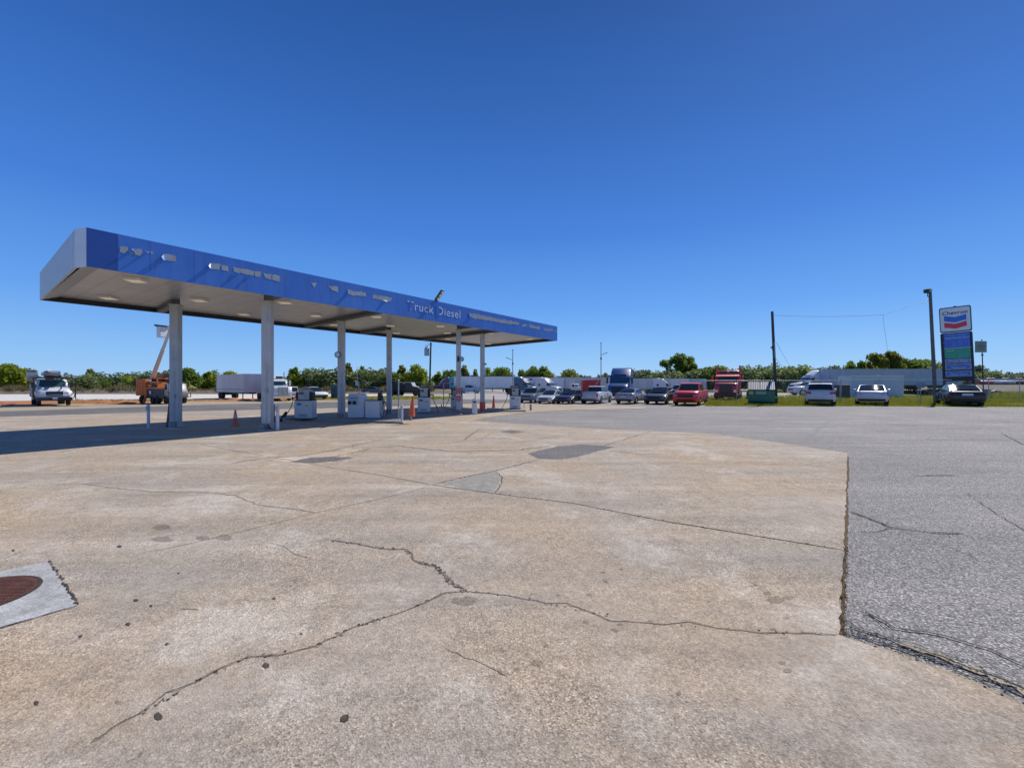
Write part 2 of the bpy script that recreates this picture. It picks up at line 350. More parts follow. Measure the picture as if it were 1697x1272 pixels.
J([(735, 1075), (770, 1092), (800, 1102), (845, 1125)], .006, .012, 2, .05); J([(300, 1010), (330, 1013)], .006, .012, 2, .05)
J([(560, 734), (640, 725), (740, 722)], .03, .04, 2); J([(330, 737), (365, 733)], .02, .02, 2)
# repaired and washed-out patches
def blob(pts, amp, z, mi, st=.12): fc.flat(jag(P(pts)+[G(*pts[0])], amp, st)[:-1], z, mi)
blob([(875, 752), (893, 747), (925, 740), (965, 737), (1000, 739), (1018, 742), (990, 748), (960, 757), (930, 762), (893, 761)], .03, z1, 3)
blob([(480, 766), (515, 759), (560, 757.5), (585, 759), (560, 764), (520, 768)], .03, z2+.004, 3)
blob([(440, 760), (495, 756.5), (560, 748), (600, 744), (575, 757), (545, 768), (500, 771)], .04, z1, 6)
blob([(733, 803), (760, 795), (800, 784), (822, 782), (830, 790), (828, 803), (815, 818), (775, 811)], .015, z1, 4)
J([(822, 782), (833, 792), (830, 803), (821, 818)], .02, .02, 1, .1)
blob([(828, 715), (850, 713), (870, 716), (850, 719)], .04, z1, 3)
blob([(600, 742), (640, 738), (665, 739), (620, 750), (560, 760)], .05, z1-.002, 6)
for (a, b, rx, ry) in [(1285, 996, 15, 6), (1306, 992, 9, 3.5), (1272, 985, 7, 3), (1258, 977, 4, 2), (1252, 971, 4, 2), (1303, 1026, 6, 2.5), (1281, 1045, 5, 2.5), (1296, 1101, 6, 3), (1305, 1114, 8, 4),
                       (267, 875, 16, 5), (372, 892, 14, 5), (337, 893, 12, 4), (270, 895, 18, 5), (770, 998, 22, 8), (1000, 950, 4, 2), (925, 988, 4, 2), (1028, 1037, 6, 2), (857, 1112, 6, 5), (890, 1101, 9, 6), (1125, 1152, 4, 3), (921, 1155, 3, 3), (196, 1167, 5, 3), (1245, 973, 3, 1.5), (1030, 945, 3, 1.5)]:
    fc.flat([G(a+rx*math.cos(q)*random.uniform(.72, 1.15), b+ry*math.sin(q)*random.uniform(.72, 1.15)) for q in [i*math.pi/13 for i in range(26)]], z1, 5)
for (a, b, s) in [(262, 1190, 9), (572, 1193, 10), (440, 1106, 7), (277, 1070, 3), (134, 1057, 4), (60, 1168, 5), (225, 997, 4), (212, 1037, 4), (250, 1006, 3), (454, 994, 3), (499, 1053, 3), (296, 952, 2), (22, 914, 3), (198, 907, 4)]:
    fc.flat([G(a+s*math.cos(q)*random.uniform(.6, 1.2), b+s*.7*math.sin(q)*random.uniform(.6, 1.2)) for q in [i*math.pi/4 for i in range(8)]], z2, 7)
o = struct('concrete_forecourt', fc, [CONC, CRACK, CRACKS, PATCH, RUBBLE, STAIN, FADE, TAR])
# dirt-filled gap, crumbled asphalt edge and cracks in the lot
ac = MB()
ge = [(x+.035, y) for x, y in P([(1404.5, 752), (1402, 830), (1398, 913)])]
strip(ac, jag([G(1405.5, 757), G(1403, 830), G(1401, 913)], .010, .05), .035, .0, 0, .9)
strip(ac, jag([G(1399.5, 905), G(1397.5, 985), G(1395, 1056)], .005, .03), .026, .002, 0, .6)
seam = P([(1400, 1056), (1430, 1066), (1480, 1082), (1560, 1109), (1630, 1138), (1697, 1168)]) + [(4.65, .25), (7.6, -2.5)]
strip(ac, jag(seam, .015, .04), .045, .002, 1, .9)
for dx in (.10, .19): strip(ac, jag([(x+dx*.75, y+dx*.65) for x, y in seam[:-1]], .03, .05), .013, .004, 2, 1.)
strip(ac, jag([(x+.13, y+.11) for x, y in seam[2:]], .03, .05), .05, .003, 1, 1.2)
for p, wd in [([(1405, 846), (1440, 858), (1478, 874), (1545, 882), (1600, 884)], .022), ([(1420, 881), (1450, 881), (1478, 874)], .012), 
              ([(1432, 1010), (1480, 1040), (1560, 1052), (1640, 1075), (1720, 1110)], .012), ([(1400, 1025), (1425, 1045), (1440, 1062)], .012), ([(1410, 1010), (1440, 1018), (1470, 1042)], .01),
              ([(1500, 880), (1560, 900), (1620, 925)], .008), ([(1600, 815), (1650, 850), (1700, 880)], .008), ([(1660, 718), (1697, 737)], .02),
              ([(1515, 788), (1570, 787), (1590, 788)], .03), ([(1440, 1062), (1500, 1072), (1560, 1096)], .012)]:
    strip(ac, jag(P(p), .014, .08), wd, .005, 2, .7)
strip(ac, jag(P([(1340, 722), (1353, 712), (1372, 698)]), .03, .3), .16, .001, 3, .8); strip(ac, jag(P([(1470, 703), (1520, 706)]), .03, .3), .2, .001, 3, .9)
strip(ac, jag(P([(953, 680.5), (1070, 678.5)]), .05, .5), .8, .001, 3, .6); strip(ac, jag(P([(1000, 688), (1100, 690)]), .05, .5), .05, .001, 3, .9)
struct('weathered_pavement_edge', ac, [WEED, SANDC, CRACK, soil('pale scuff', (.27, .26, .245), (.32, .31, .29), 3, 120, .3)])
st = MB()
for i in range(260):                               # loose asphalt crumbs along the broken edge
    k = random.random()**1.0*(len(seam)-2); i0 = int(k); f = k-i0
    x = seam[i0][0]*(1-f)+seam[i0+1][0]*f + random.uniform(-.03, .26)*.75; y = seam[i0][1]*(1-f)+seam[i0+1][1]*f + random.uniform(-.03, .26)*.65
    r = random.uniform(.002, .007)
    st.add([(x+r*a*random.uniform(.6, 1.3), y+r*b*random.uniform(.6, 1.3), .003+r*c*random.uniform(.6, 1.2)) for a, b, c in ((-1,-1,0),(1,-1,0),(1,1,0),(-1,1,0),(-.5,-.5,1),(.6,-.5,1),(.5,.6,1),(-.6,.5,1))],
           [(0,1,5,4),(1,2,6,5),(2,3,7,6),(3,0,4,7),(4,5,6,7)], random.choice((0, 0, 1)))
for i in range(160):
    f = random.random(); a = G(1399, 905); b = G(1396, 1056)
    x = a[0]*(1-f)+b[0]*f+random.uniform(-.02, .04); y = a[1]*(1-f)+b[1]*f; h = random.uniform(.01, .03)
    for q in range(3):
        an = random.uniform(0, 6.28); st.add([(x, y, 0), (x+.004, y, 0), (x+h*.7*math.cos(an), y+h*.7*math.sin(an), h)], [(0,1,2)], 2)
o = st.build('gravel_crumbs', [asphalt_mat(1.0, 'crumb'), SANDC, soil('dead weed', (.20, .11, .04), (.32, .22, .09), 9)]); tag(o, 'loose asphalt crumbs and dead weeds along the broken edge of the slab', 'gravel'); o['kind'] = 'stuff'

# manhole, lower left
mh = thing('manhole', 'rusty round manhole cover set in a pale concrete square', 'manhole', (-4.28, 3.3, 0))
ml = mh.location
q = [(-4.41, 4.16), (-3.31, 3.33), (-4.14, 2.25), (-5.28, 3.1)]
mb = MB(); mb.slab(jag(q+[q[0]], .006, .03)[:-1], .0, cz+.006); mb.build('concrete_collar', NEWCON, mh, off=ml)
cxm, cym = -4.28, 3.43
mb = MB()
for k, (r0, z) in enumerate([(.385, cz+.014)]): mb.cyl((cxm, cym, cz+.002), (cxm, cym, z), r0, r0, 48)
cover = mb.build('cover', soil('rusty iron', (.085, .03, .022), (.15, .055, .035), 9, 60, .2), mh, off=ml)
mb = MB()
for i in range(-16, 17):
    for j in range(-16, 17):
        x, y = i*.024, j*.024
        if math.hypot(x, y) < .365: mb.box((cxm+x, cym+y, cz+.016), (.014, .014, .005), .785)
mb.build('tread_pattern', soil('worn rusty iron', (.15, .055, .04), (.24, .11, .075), 9, 60, .2), cover, off=ml)
mb = MB(); rp = [(math.cos(a), math.sin(a)) for a in [i*math.pi/24 for i in range(48)]]
mb.add([(cxm+.412*a, cym+.412*b, cz+.010) for a, b in rp]+[(cxm+.388*a, cym+.388*b, cz+.010) for a, b in rp], [(i, (i+1) % 48, 48+(i+1) % 48, 48+i) for i in range(48)])
mb.build('rim', CRACK, mh, off=ml)
mb = MB()
strip(mb, jag([(-4.41, 4.17), (-3.30, 3.33)], .009, .018), .014, .021, 0, 1.); strip(mb, jag([(-4.14, 2.25), (-3.30, 3.33)], .006, .05), .01, .021, 0, .8)
mb.build('broken_joint', CRACK, mh, off=ml)
# dirt heaps
dm = MB()
def heap(px0, px1, py, hh, depth, n=60):
    a = G(px0, py); b = G(px1, py); rows = 7
    vs = []
    for i in range(n+1):
        f = i/n; e = min(1, min(f, 1-f)*8)
        for j in range(rows):
            g = j/(rows-1); h = hh*e*math.sin(math.pi*g)*(.55+.45*math.sin(i*.45)*math.sin(i*.17+1)+random.uniform(-.2, .2))
            vs.append((a[0]+(b[0]-a[0])*f+random.uniform(-.1, .1), a[1]+(b[1]-a[1])*f+(g-.5)*depth+random.uniform(-.1, .1), max(-.05, h)-.02))
    dm.add(vs, [(i*rows+j, (i+1)*rows+j, (i+1)*rows+j+1, i*rows+j+1) for i in range(n) for j in range(rows-1)], 0, True)
heap(118, 236, 667.5, .30, 3.); heap(335, 470, 663.5, .25, 3.); heap(-60, 50, 669.5, .22, 2.5, 40)
struct('dirt_mounds', dm, soil('orange clay heap', (.34, .11, .03), (.50, .22, .08), 1.5))
# sandy bank below the trees
bk = MB(); vs = []
nb = 150
for i in range(nb+1):
    px = -300+i*(1050/nb); a = G(px, 652.6)
    for j, (dy, h) in enumerate([(0, 0), (3, .55), (6, .75), (14, .5), (30, 0)]):
        d = math.hypot(*a); vs.append((a[0]*(1+dy/d), a[1]*(1+dy/d), h*random.uniform(.7, 1.2)-.03))
bk.add(vs, [(i*5+j, (i+1)*5+j, (i+1)*5+j+1, i*5+j+1) for i in range(nb) for j in range(4)], 0, True)
struct('dry_bank', bk, soil('dry bank', (.13, .10, .06), (.30, .24, .15), .9))
# raised car lot far right
em = MB()
em.add([(60, 62, -.02), (150, 62, -.02), (160, 72, 1.55), (66, 72, 1.55), (300, 120, 1.55), (75, 120, 1.55)], [(0,1,2,3), (3,2,4,5)])
struct('embankment', em, soil('grey brown bank', (.16, .135, .10), (.27, .23, .17), .6))
# ---------------------------------------------------------------- fuel canopy
ZB, ZT = 4.73, 5.73
def atz(px, py, z): d = F*(z-CH)/(HY-py); return Vector(((px-CX)/F*d, d, z))
cL, cR, cLB, cRB = atz(143, 441, ZB), atz(923.5, 564.5, ZB), atz(76.5, 498.5, ZB), atz(803.5, 575.5, ZB)
u = (cR-cL).normalized(); nrm = Vector((u.y, -u.x, 0)); vdir = ((cLB-cL).normalized()+(cRB-cR).normalized()).normalized()
cen = (cL+cR+cLB+cRB)/4; COFF = Vector((cen.x, cen.y, 0))
can = thing('canopy', 'long blue fascia fuel canopy on six square steel columns', 'canopy', COFF)
BLUE = paint((.048, .175, .60), .42, 0, .10, .3, .06, 1.2); BLUED = paint((.02, .075, .33), .35, 0, .08, .3, .05)
def fascia_mat():
    m, t, b = nt('faded blue fascia'); co = coords(t); st = coords(t, (1, 1, .12))
    c = ramp(t, noise(t, co, .35, 5), [(.35, (.042, .155, .55)), (.65, (.062, .205, .64))])
    c = mix(t, ramp(t, noise(t, st, 3.5, 6, .7), [(.45, g3(0)), (.75, g3(.4))]), c, (.12, .26, .62))
    c = mix(t, ramp(t, noise(t, st, 9, 5, .7), [(.56, g3(0)), (.72, g3(.45))]), c, (.05, .09, .22))
    lk(t, c, b.inputs['Base Color']); b.inputs['Roughness'].default_value = .38
    bump(t, b, noise(t, coords(t, (1, 1, .5)), .9, 3), .25, .05); return m
BLUE = fascia_mat()
GREYM = paint((.40, .41, .42), .45, .2, .06, 0, .12); DARKM = paint((.035, .037, .04), .6, .1, .2, 0, .1)
def soffit_mat():
    m, t, b = nt('soffit panels'); c = t.nodes.new('ShaderNodeTexCoord'); mp = t.nodes.new('ShaderNodeMapping')
    mp.inputs['Rotation'].default_value = (0, 0, -math.atan2(u.y, u.x)); lk(t, c.outputs['Object'], mp.inputs['Vector'])
    wv = t.nodes.new('ShaderNodeTexWave'); wv.wave_type = 'BANDS'; wv.bands_direction = 'X'; wv.inputs['Scale'].default_value = .52; wv.inputs['Distortion'].default_value = 0
    lk(t, mp.outputs[0], wv.inputs['Vector'])
    g = ramp(t, wv.outputs['Fac'], [(.0, g3(.68)), (.012, g3(.9)), (.05, g3(1))])
    c1 = ramp(t, noise(t, mp.outputs[0], 1.2, 5), [(.3, (.43, .425, .415)), (.7, (.52, .515, .505))])
    lk(t, mix(t, 1., c1, g, 'MULTIPLY'), b.inputs['Base Color']); b.inputs['Roughness'].default_value = .33; b.inputs['Metallic'].default_value = .25
    bump(t, b, g, .3, .01); return m
def rib_mat(base, name, along):
    m, t, b = nt(name); c = t.nodes.new('ShaderNodeTexCoord'); mp = t.nodes.new('ShaderNodeMapping')
    mp.inputs['Rotation'].default_value = (0, 0, -along); lk(t, c.outputs['Object'], mp.inputs['Vector'])
    wv = t.nodes.new('ShaderNodeTexWave'); wv.wave_type = 'BANDS'; wv.bands_direction = 'X'; wv.inputs['Scale'].default_value = .9
    lk(t, mp.outputs[0], wv.inputs['Vector'])
    g = ramp(t, wv.outputs['Fac'], [(.0, g3(.55)), (.08, g3(.95)), (.3, g3(1))])
    lk(t, mix(t, 1., ramp(t, noise(t, mp.outputs[0], 2, 5), [(.3, tuple(x*.88 for x in base)), (.7, base)]), g, 'MULTIPLY'), b.inputs['Base Color'])
    b.inputs['Roughness'].default_value = .45; b.inputs['Metallic'].default_value = .3; bump(t, b, g, .6, .02); return m
W = lambda p, z: Vector((p.x, p.y, z))
# roof deck + soffit
ins = .06
mb = MB(); poly = [(p.x, p.y) for p in (cL, cR, cRB, cLB)]
def shr(p, k): d = Vector((cen.x, cen.y, 0))-Vector((p.x, p.y, 0)); q = Vector((p.x, p.y, 0))+d.normalized()*k; return (q.x, q.y)
pin = [shr(p, .12) for p in (cL, cR, cRB, cLB)]
mb.slab(pin, ZT-.28, ZT-.12); mb.build('roof_deck', GREYM, can, off=COFF)
mb = MB(); mb.slab(pin, ZB+.19, ZB+.24); mb.build('soffit', soffit_mat(), can, off=COFF)
def wall(a, b, z0, z1, t_, name, mats, inner=None):
    d = (b-a).normalized(); n = Vector((d.y, -d.x, 0)); mb = MB()
    p = [a, b, b-n*t_, a-n*t_]
    vs = [(q.x, q.y, z0) for q in p]+[(q.x, q.y, z1) for q in p]
    mb.add(vs, [(0,3,2,1), (4,5,6,7), (0,1,5,4), (1,2,6,5), (3,0,4,7)]); mb.add(vs, [(2,3,7,6)], 1)
    return mb.build(name, mats, can, off=COFF)
a0 = cL + u*.62                                   # blue panels begin after the darker corner piece
ff = wall(a0, cR, ZB, ZT, .05, 'front_fascia', [BLUE, DARKM])
wall(cL, a0-u*.004, ZB, ZT, .05, 'corner_panel', [BLUED, DARKM])
lw = (cLB-cL).normalized()
c1 = cL+lw*.42-u*.16
mb = MB(); q0, q1 = cL-u*.003, c1
GRIB = rib_mat((.60, .61, .63), 'ribbed grey sheet', math.atan2(lw.y, lw.x))
wall(q1, q0, ZB, ZT, .05, 'corner_trim', [paint((.72, .73, .75), .4, .2, .05, 0, .1), DARKM])
wall(cLB-u*.16, c1+lw*.003, ZB, ZT, .05, 'end_fascia', [GRIB, DARKM])
wall(cRB, cLB-u*.16+lw*.002, ZB, ZT, .05, 'back_fascia', [rib_mat((.40, .41, .42), 'ribbed back sheet', math.atan2(u.y, u.x)), DARKM])
wall(cR+u*.003, cRB+u*.003, ZB, ZT, .05, 'end_fascia', [BLUE, DARKM])
mb = MB()                                          # folded pale return under the left end
a, b = cL-u*.05+lw*.35, cLB-u*.12
mb.add([(a.x, a.y, ZB+.02), (b.x, b.y, ZB+.02), (b.x+u.x*.42, b.y+u.y*.42, ZB+.17), (a.x+u.x*.42, a.y+u.y*.42, ZB+.17)], [(0,3,2,1)]); mb.build('end_return', GREYM, can, off=COFF)
# structure beams
STB = paint((.10, .105, .11), .55, .2, .15, 0, .1)
def canpt(px, py, z): return atz(px, py, z)
cols = [(291.5, 16.7, .30), (443.5, 16.0, .32), (566, 21.1, .30), (645, 24.6, .27), (760, 24.3, .27), (799.5, 26.5, .27)]
cp = [Vector(((px-CX)/F*d, d, 0)) for px, d, _ in cols]
def hit(p, dr):                                   # distance from p along dr to the canopy edges (front/back lines)
    out = []
    for A, B in ((cL, cR), (cLB, cRB)):
        e = B-A; den = dr.x*e.y-dr.y*e.x; out.append(((A.x-p.x)*e.y-(A.y-p.y)*e.x)/den)
    return out
for i, (p, mode) in enumerate(zip(cp, ('b', 'f', 'fb', 'b', 'f', 'fb'))):
    f_, b_ = hit(p, vdir); s0 = f_+.1 if 'f' in mode else 0; s1 = b_-.1 if 'b' in mode else 0
    A, B = p+vdir*s0, p+vdir*s1; side = Vector((vdir.y, -vdir.x, 0))*.13
    mb = MB(); mb.slab([((A+side).x, (A+side).y), ((B+side).x, (B+side).y), ((B-side).x, (B-side).y), ((A-side).x, (A-side).y)], ZB+.005, ZB+.185)
    mb.build('beam', STB, can, off=COFF)
ang = math.atan2(vdir.y, vdir.x)
COLM = paint((.50, .51, .53), .45, .1, .08, .1, .32, 2.5)
for i, ((px, d, wd), p) in enumerate(zip(cols, cp)):
    mb = MB(); top = ZB+.003; rz = 0.12
    mb.box((p.x, p.y, top/2+.03), (wd, wd, top-.06), rz)
    co_ = mb.build('column', COLM, can, bevel=.02, off=COFF)
    mb = MB(); mb.box((p.x, p.y, .03), (wd+.14, wd+.14, .05), rz); mb.build('base_plate', STEEL, co_, off=COFF); mb = MB(); mb.box((p.x, p.y, top-.02), (wd+.08, wd+.08, .025), rz); mb.build('cap_plate', STEEL, co_, off=COFF)
    mb = MB(); mb.cyl((p.x+wd*.2, p.y-wd*.5-.03, .08), (p.x+wd*.2, p.y-wd*.5-.03, 2.2), .011); mb.build('conduit', STEEL, co_, off=COFF)
    mb = MB(); mb.box((p.x+wd*.2, p.y-wd*.5-.045, 1.25+.2*(i % 3)), (.09, .07, .14)); mb.build('junction_box', GALV, co_, off=COFF)
    mb = MB(); mb.box((p.x-.02, p.y-.01, .17), (wd+.012, wd+.012, .22), rz); mb.build('scuffed_foot', paint((.30, .27, .25), .7, .1, .35, 0, .7, 6.), co_, off=COFF)
# soffit luminaires
LGT = [(225,464),(180,493),(330.5,497),(472,500.4),(404,520),(523.5,522.4),(623.7,524),(553.6,537.4),(647,539.3),(657,551),(730,539.6),(741,551),(742.5,560.8),(811.5,551),(809,569.3),(877.8,561)]
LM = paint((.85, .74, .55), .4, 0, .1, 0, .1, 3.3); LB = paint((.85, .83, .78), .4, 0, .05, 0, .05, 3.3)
LM.node_tree.nodes['Principled BSDF'].inputs['Emission Color'].default_value = (.9, .75, .5, 1); LM.node_tree.nodes['Principled BSDF'].inputs['Emission Strength'].default_value = .22  # faint glow added to lift the lenses above what bounce light gives
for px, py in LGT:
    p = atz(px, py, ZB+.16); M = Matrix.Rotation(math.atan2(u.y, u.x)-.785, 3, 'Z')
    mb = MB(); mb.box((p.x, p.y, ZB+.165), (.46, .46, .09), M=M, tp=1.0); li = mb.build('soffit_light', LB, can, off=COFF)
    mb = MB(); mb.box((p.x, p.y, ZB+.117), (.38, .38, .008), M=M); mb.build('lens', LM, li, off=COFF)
# fascia coordinates
def FA(px, py):
    tx = (px-CX)/F; s_ = (tx*cL.y-cL.x)/(u.x-tx*u.y); p = cL+u*s_; return s_, CH+(HY-py)*p.y/F
def fp(s_, z, o): p = cL+u*s_+nrm*o; return (p.x, p.y, z)
PEEL = paint((.36, .40, .42), .6, .1, .15, 0, .35, 5.); FLAPW = paint((.72, .74, .78), .3, .2, .08, 0, .05)
zA = lambda L: [(60+x*.17683, 360+y*.17683) for x, y in L]
zB_ = lambda L: [(180+x*.17683, 380+y*.17683) for x, y in L]
zC = lambda L: [(330+x*.19447, 410+y*.19447) for x, y in L]
zD = lambda L: [(640+x*.17683, 460+y*.17683) for x, y in L]
patches = [zB_(p) for p in ([(103,163),(140,157),(175,165),(180,195),(150,222),(112,208)], [(230,180),(262,178),(305,187),(310,215),(290,245),(252,238)], [(350,208),(366,203),(384,213),(372,225)], [(395,208),(425,212),(415,232),(397,230)],
  [(500,232),(560,236),(628,243),(640,300),(585,303),(535,292)], [(945,312),(1050,325),(1035,383),(965,372)], [(1062,332),(1120,345),(1122,392),(1060,382)], [(1170,352),(1250,366),(1355,390),(1366,430),(1290,422),(1180,400)],
  [(1362,390),(1427,400),(1418,445),(1370,437)], [(1446,408),(1522,418),(1522,468),(1472,458)], [(1535,425),(1606,435),(1602,485),(1535,470)])]
patches += [zC(p) for p in ([(955,298),(1002,305),(980,345)], [(1095,322),(1183,335),(1182,378),(1130,364)], [(1265,360),(1420,385),(1417,420),(1285,400)], [(1478,402),(1560,412),(1640,425),(1630,462),(1560,448),(1475,434)])]
patches += [zD(p) for p in ([(775,332),(900,352),(1050,385),(1250,420),(1235,446),(1100,425),(980,404),(800,375)], [(1272,434),(1320,440),(1315,460),(1275,456)], [(1338,437),(1442,462),(1440,486),(1345,468)], [(1473,474),(1562,482),(1560,504),(1480,494)], [(1580,492),(1596,494),(1592,516),(1582,512)])]
for pl in patches:
    q = [FA(*p) for p in pl]; qq = jag(q+[q[0]], .035, .12)[:-1]
    n = len(qq); A = sum(qq[i][0]*qq[(i+1) % n][1]-qq[(i+1) % n][0]*qq[i][1] for i in range(n))
    if A < 0: qq = qq[::-1]
    mb = MB(); mb.add([fp(s_, z, .006) for s_, z in qq], [tuple(range(n))]); mb.build('bare_patch', PEEL, ff, off=COFF)
def flap(pts, mi=0, mats=BLUE):                    # peeled flap: (px,py,outward)
    mb = MB(); v = [fp(*FA(a, b), o) for a, b, o in pts]; mb.add(v, [tuple(range(len(v)))]); mb.build('peeled_flap', mats, ff, off=COFF)
f = lambda L, k: [(180+x*.17683, 380+y*.17683, o) for (x, y, o) in L]
flap(f([(520,236,.01),(538,292,.01),(500,300,.16),(478,262,.14)], 0)); flap(f([(955,318,.01),(968,372,.01),(940,372,.12),(925,345,.10)], 0))
flap(f([(185,230,.02),(215,205,.02),(243,253,.14)], 0), mats=PEEL); flap(f([(228,200,.02),(234,202,.03),(258,243,.15),(243,252,.14)], 0), mats=FLAPW)  # second flap: white sliver, a shine put in as colour
flap(f([(222,172,.01),(240,205,.01),(205,200,.10)], 0)); flap(f([(350,205,.01),(384,214,.01),(366,212,.10)], 0), mats=FLAPW)
flap([(330+x*.19447, 410+y*.19447, o) for x, y, o in [(1265,362,.01),(1283,398,.01),(1255,396,.12)]]); flap([(330+x*.19447, 410+y*.19447, o) for x, y, o in [(1560,448,.01),(1600,452,.01),(1590,466,.10)]], mats=FLAPW)
flap(zD([(0,0)]) and [(640+x*.17683, 460+y*.17683, o) for x, y, o in [(780,334,.01),(800,374,.01),(765,362,.12)]])
flap([(180+x*.17683, 380+y*.17683, o) for x, y, o in [(1180,400,.01),(1240,412,.01),(1210,418,.08)]]); flap([(180+x*.17683, 380+y*.17683, o) for x, y, o in [(1300,424,.01),(1350,434,.01),(1330,440,.08)]])
mb = MB()                                          # vertical panel seams
for px in (249, 322, 474, 548, 602, 724.5, 780, 840, 884.5):
    s_, _ = FA(px, 450); mb = MB(); mb.quad(fp(s_-.004, ZB+.01, .004), fp(s_+.004, ZB+.01, .004), fp(s_+.004, ZT-.01, .004), fp(s_-.004, ZT-.01, .004)); mb.build('panel_seam', BLUED, ff, off=COFF)
# weathered lettering
s0, zb = FA(675, 512.0); s1, _ = FA(762.5, 528); zbase = FA(699, 516)[1]
MT = Matrix(((u.x, 0, nrm.x, 0), (u.y, 0, nrm.y, 0), (0, 1, 0, 0), (0, 0, 0, 1)))
Pp = cL+u*s0+nrm*.009-COFF; Pp.z = (FA(678, 512)[1]+FA(760, 527.5)[1])/2
WLET = paint((.66, .72, .80), .5, 0, .1, 0, .05)
tx = text('Truck Diesel', .56, WLET, ff, Matrix.Translation(Pp) @ MT, 'lettering', 1.0, .003, spacing=1.12)
wdt = max((v.co-Pp).dot(u) for v in tx.data.vertices); k = (s1-s0)/wdt
for v in tx.data.vertices:
    d = v.co-Pp; a = d.dot(u); v.co = v.co+u*(a*k-a)
mb = MB()                                          # letter parts that have flaked off
for px, y0, y1, w_ in ((680.5, 497.5, 511.5, .05), (725.2, 503, 524, .11), (742.0, 517, 519, .04)):
    s_, _ = FA(px, 500); za = FA(px, y1)[1]; zb_ = FA(px, y0)[1]
    n = 9; qq = jag([(s_-w_, za), (s_+w_, za+.02), (s_+w_*.4, zb_), (s_-w_, zb_-.02), (s_-w_, za)], .02, .06)[:-1]
    mb = MB(); mb.add([fp(a, b, .016) for a, b in qq], [tuple(range(len(qq)))]); mb.build('flaked_paint', BLUE, ff, off=COFF)

# flood light on top of the fascia
s_, _ = FA(724, 500); p = cL+u*s_
fl = thing('floodlight', 'flat angled LED floodlight on top of the canopy fascia', 'light', (p.x, p.y, ZT))
mb = MB(); mb.cyl((0, 0, -.02), (0, 0, .13), .035); mb.box((0, 0, .13), (.14, .1, .05)); mb.build('bracket', BLACK, fl)
Mh = Matrix.Rotation(R(-20), 3, 'Z') @ Matrix.Rotation(R(-52), 3, 'Y') @ Matrix.Rotation(R(12), 3, 'X')
def loc(v): return tuple(Mh @ Vector(v)+Vector((.14, -.1, .26)))
mb = MB(); mb.box((.14, -.1, .26), (.62, .36, .07), M=Mh); hd = mb.build('lamp_head', BLACK, fl, bevel=.01)
mb = MB()
for a in (-.17, .02, .2): mb.box(loc((a, 0, -.038)), (.13, .25, .012), M=Mh)
mb.build('led_panel', paint((.75, .62, .25), .3, 0, .1, .3, 0), hd)
mb = MB()
for a in range(8): mb.box(loc((-.28+a*.07, 0, .05)), (.012, .32, .04), M=Mh)
mb.build('cooling_fins', BLACK, hd)

# ---------------------------------------------------------------- pump islands
ISL = soil('island concrete', (.27, .25, .225), (.38, .35, .31), 2.5, 90, .2)
def island(poly, label):
    mb = MB(); P3 = [Vector((x, y, 0)) for x, y in poly]; mb.slab(poly, .0, .10); o = mb.build('pump_island', ISL, bevel=.03); tag(o, label, 'kerb', 'low concrete pump islands'); return o
island([G(478, 696), G(668, 702.5), G(668, 690), G(492, 689.5)], 'long low concrete island carrying the first pump and both cabinets')
island([G(686, 692), G(766, 688.5), G(770, 684.5), G(692, 685.5)], 'short low concrete island below the pump with the tall cone beside it')
island([G(806, 682.8), G(872, 682.2), G(870, 677.5), G(806, 678.2)], 'low concrete island under the farthest pump')
PW = paint((.60, .62, .66), .35, .1, .05, .3, .12); PBL = paint((.07, .11, .27), .4, 0, .1, .2, .1); SCR = paint((.10, .12, .13), .2, 0, .1, .2, 0)
HOSE = paint((.022, .022, .024), .5, 0, .2, 0, .1)
def hose(root, pts, r=.016, name='hose', m=HOSE):
    V = [Vector(p) for p in pts]; out = []
    for i in range(len(V)-1):
        p0 = V[max(0, i-1)]; p1 = V[i]; p2 = V[i+1]; p3 = V[min(len(V)-1, i+2)]
        for k in range(6):
            t_ = k/6; out.append(.5*((2*p1)+(-p0+p2)*t_+(2*p0-5*p1+4*p2-p3)*t_*t_+(-p0+3*p1-3*p2+p3)*t_**3))
    out.append(V[-1]); mb = MB(); mb.tube(out, r); return mb.build(name, m, root)
def nozzle(root, p, flip=1):
    mb = MB(); x, y, z = p
    mb.box((x, y, z), (.16, .05, .06)); mb.cyl((x-flip*.08, y, z), (x-flip*.2, y, z-.07), .012); mb.box((x, y, z-.05), (.10, .03, .015)); mb.box((x+flip*.08, y, z-.06), (.05, .05, .12))
    mb.build('nozzle', BLACK, root)
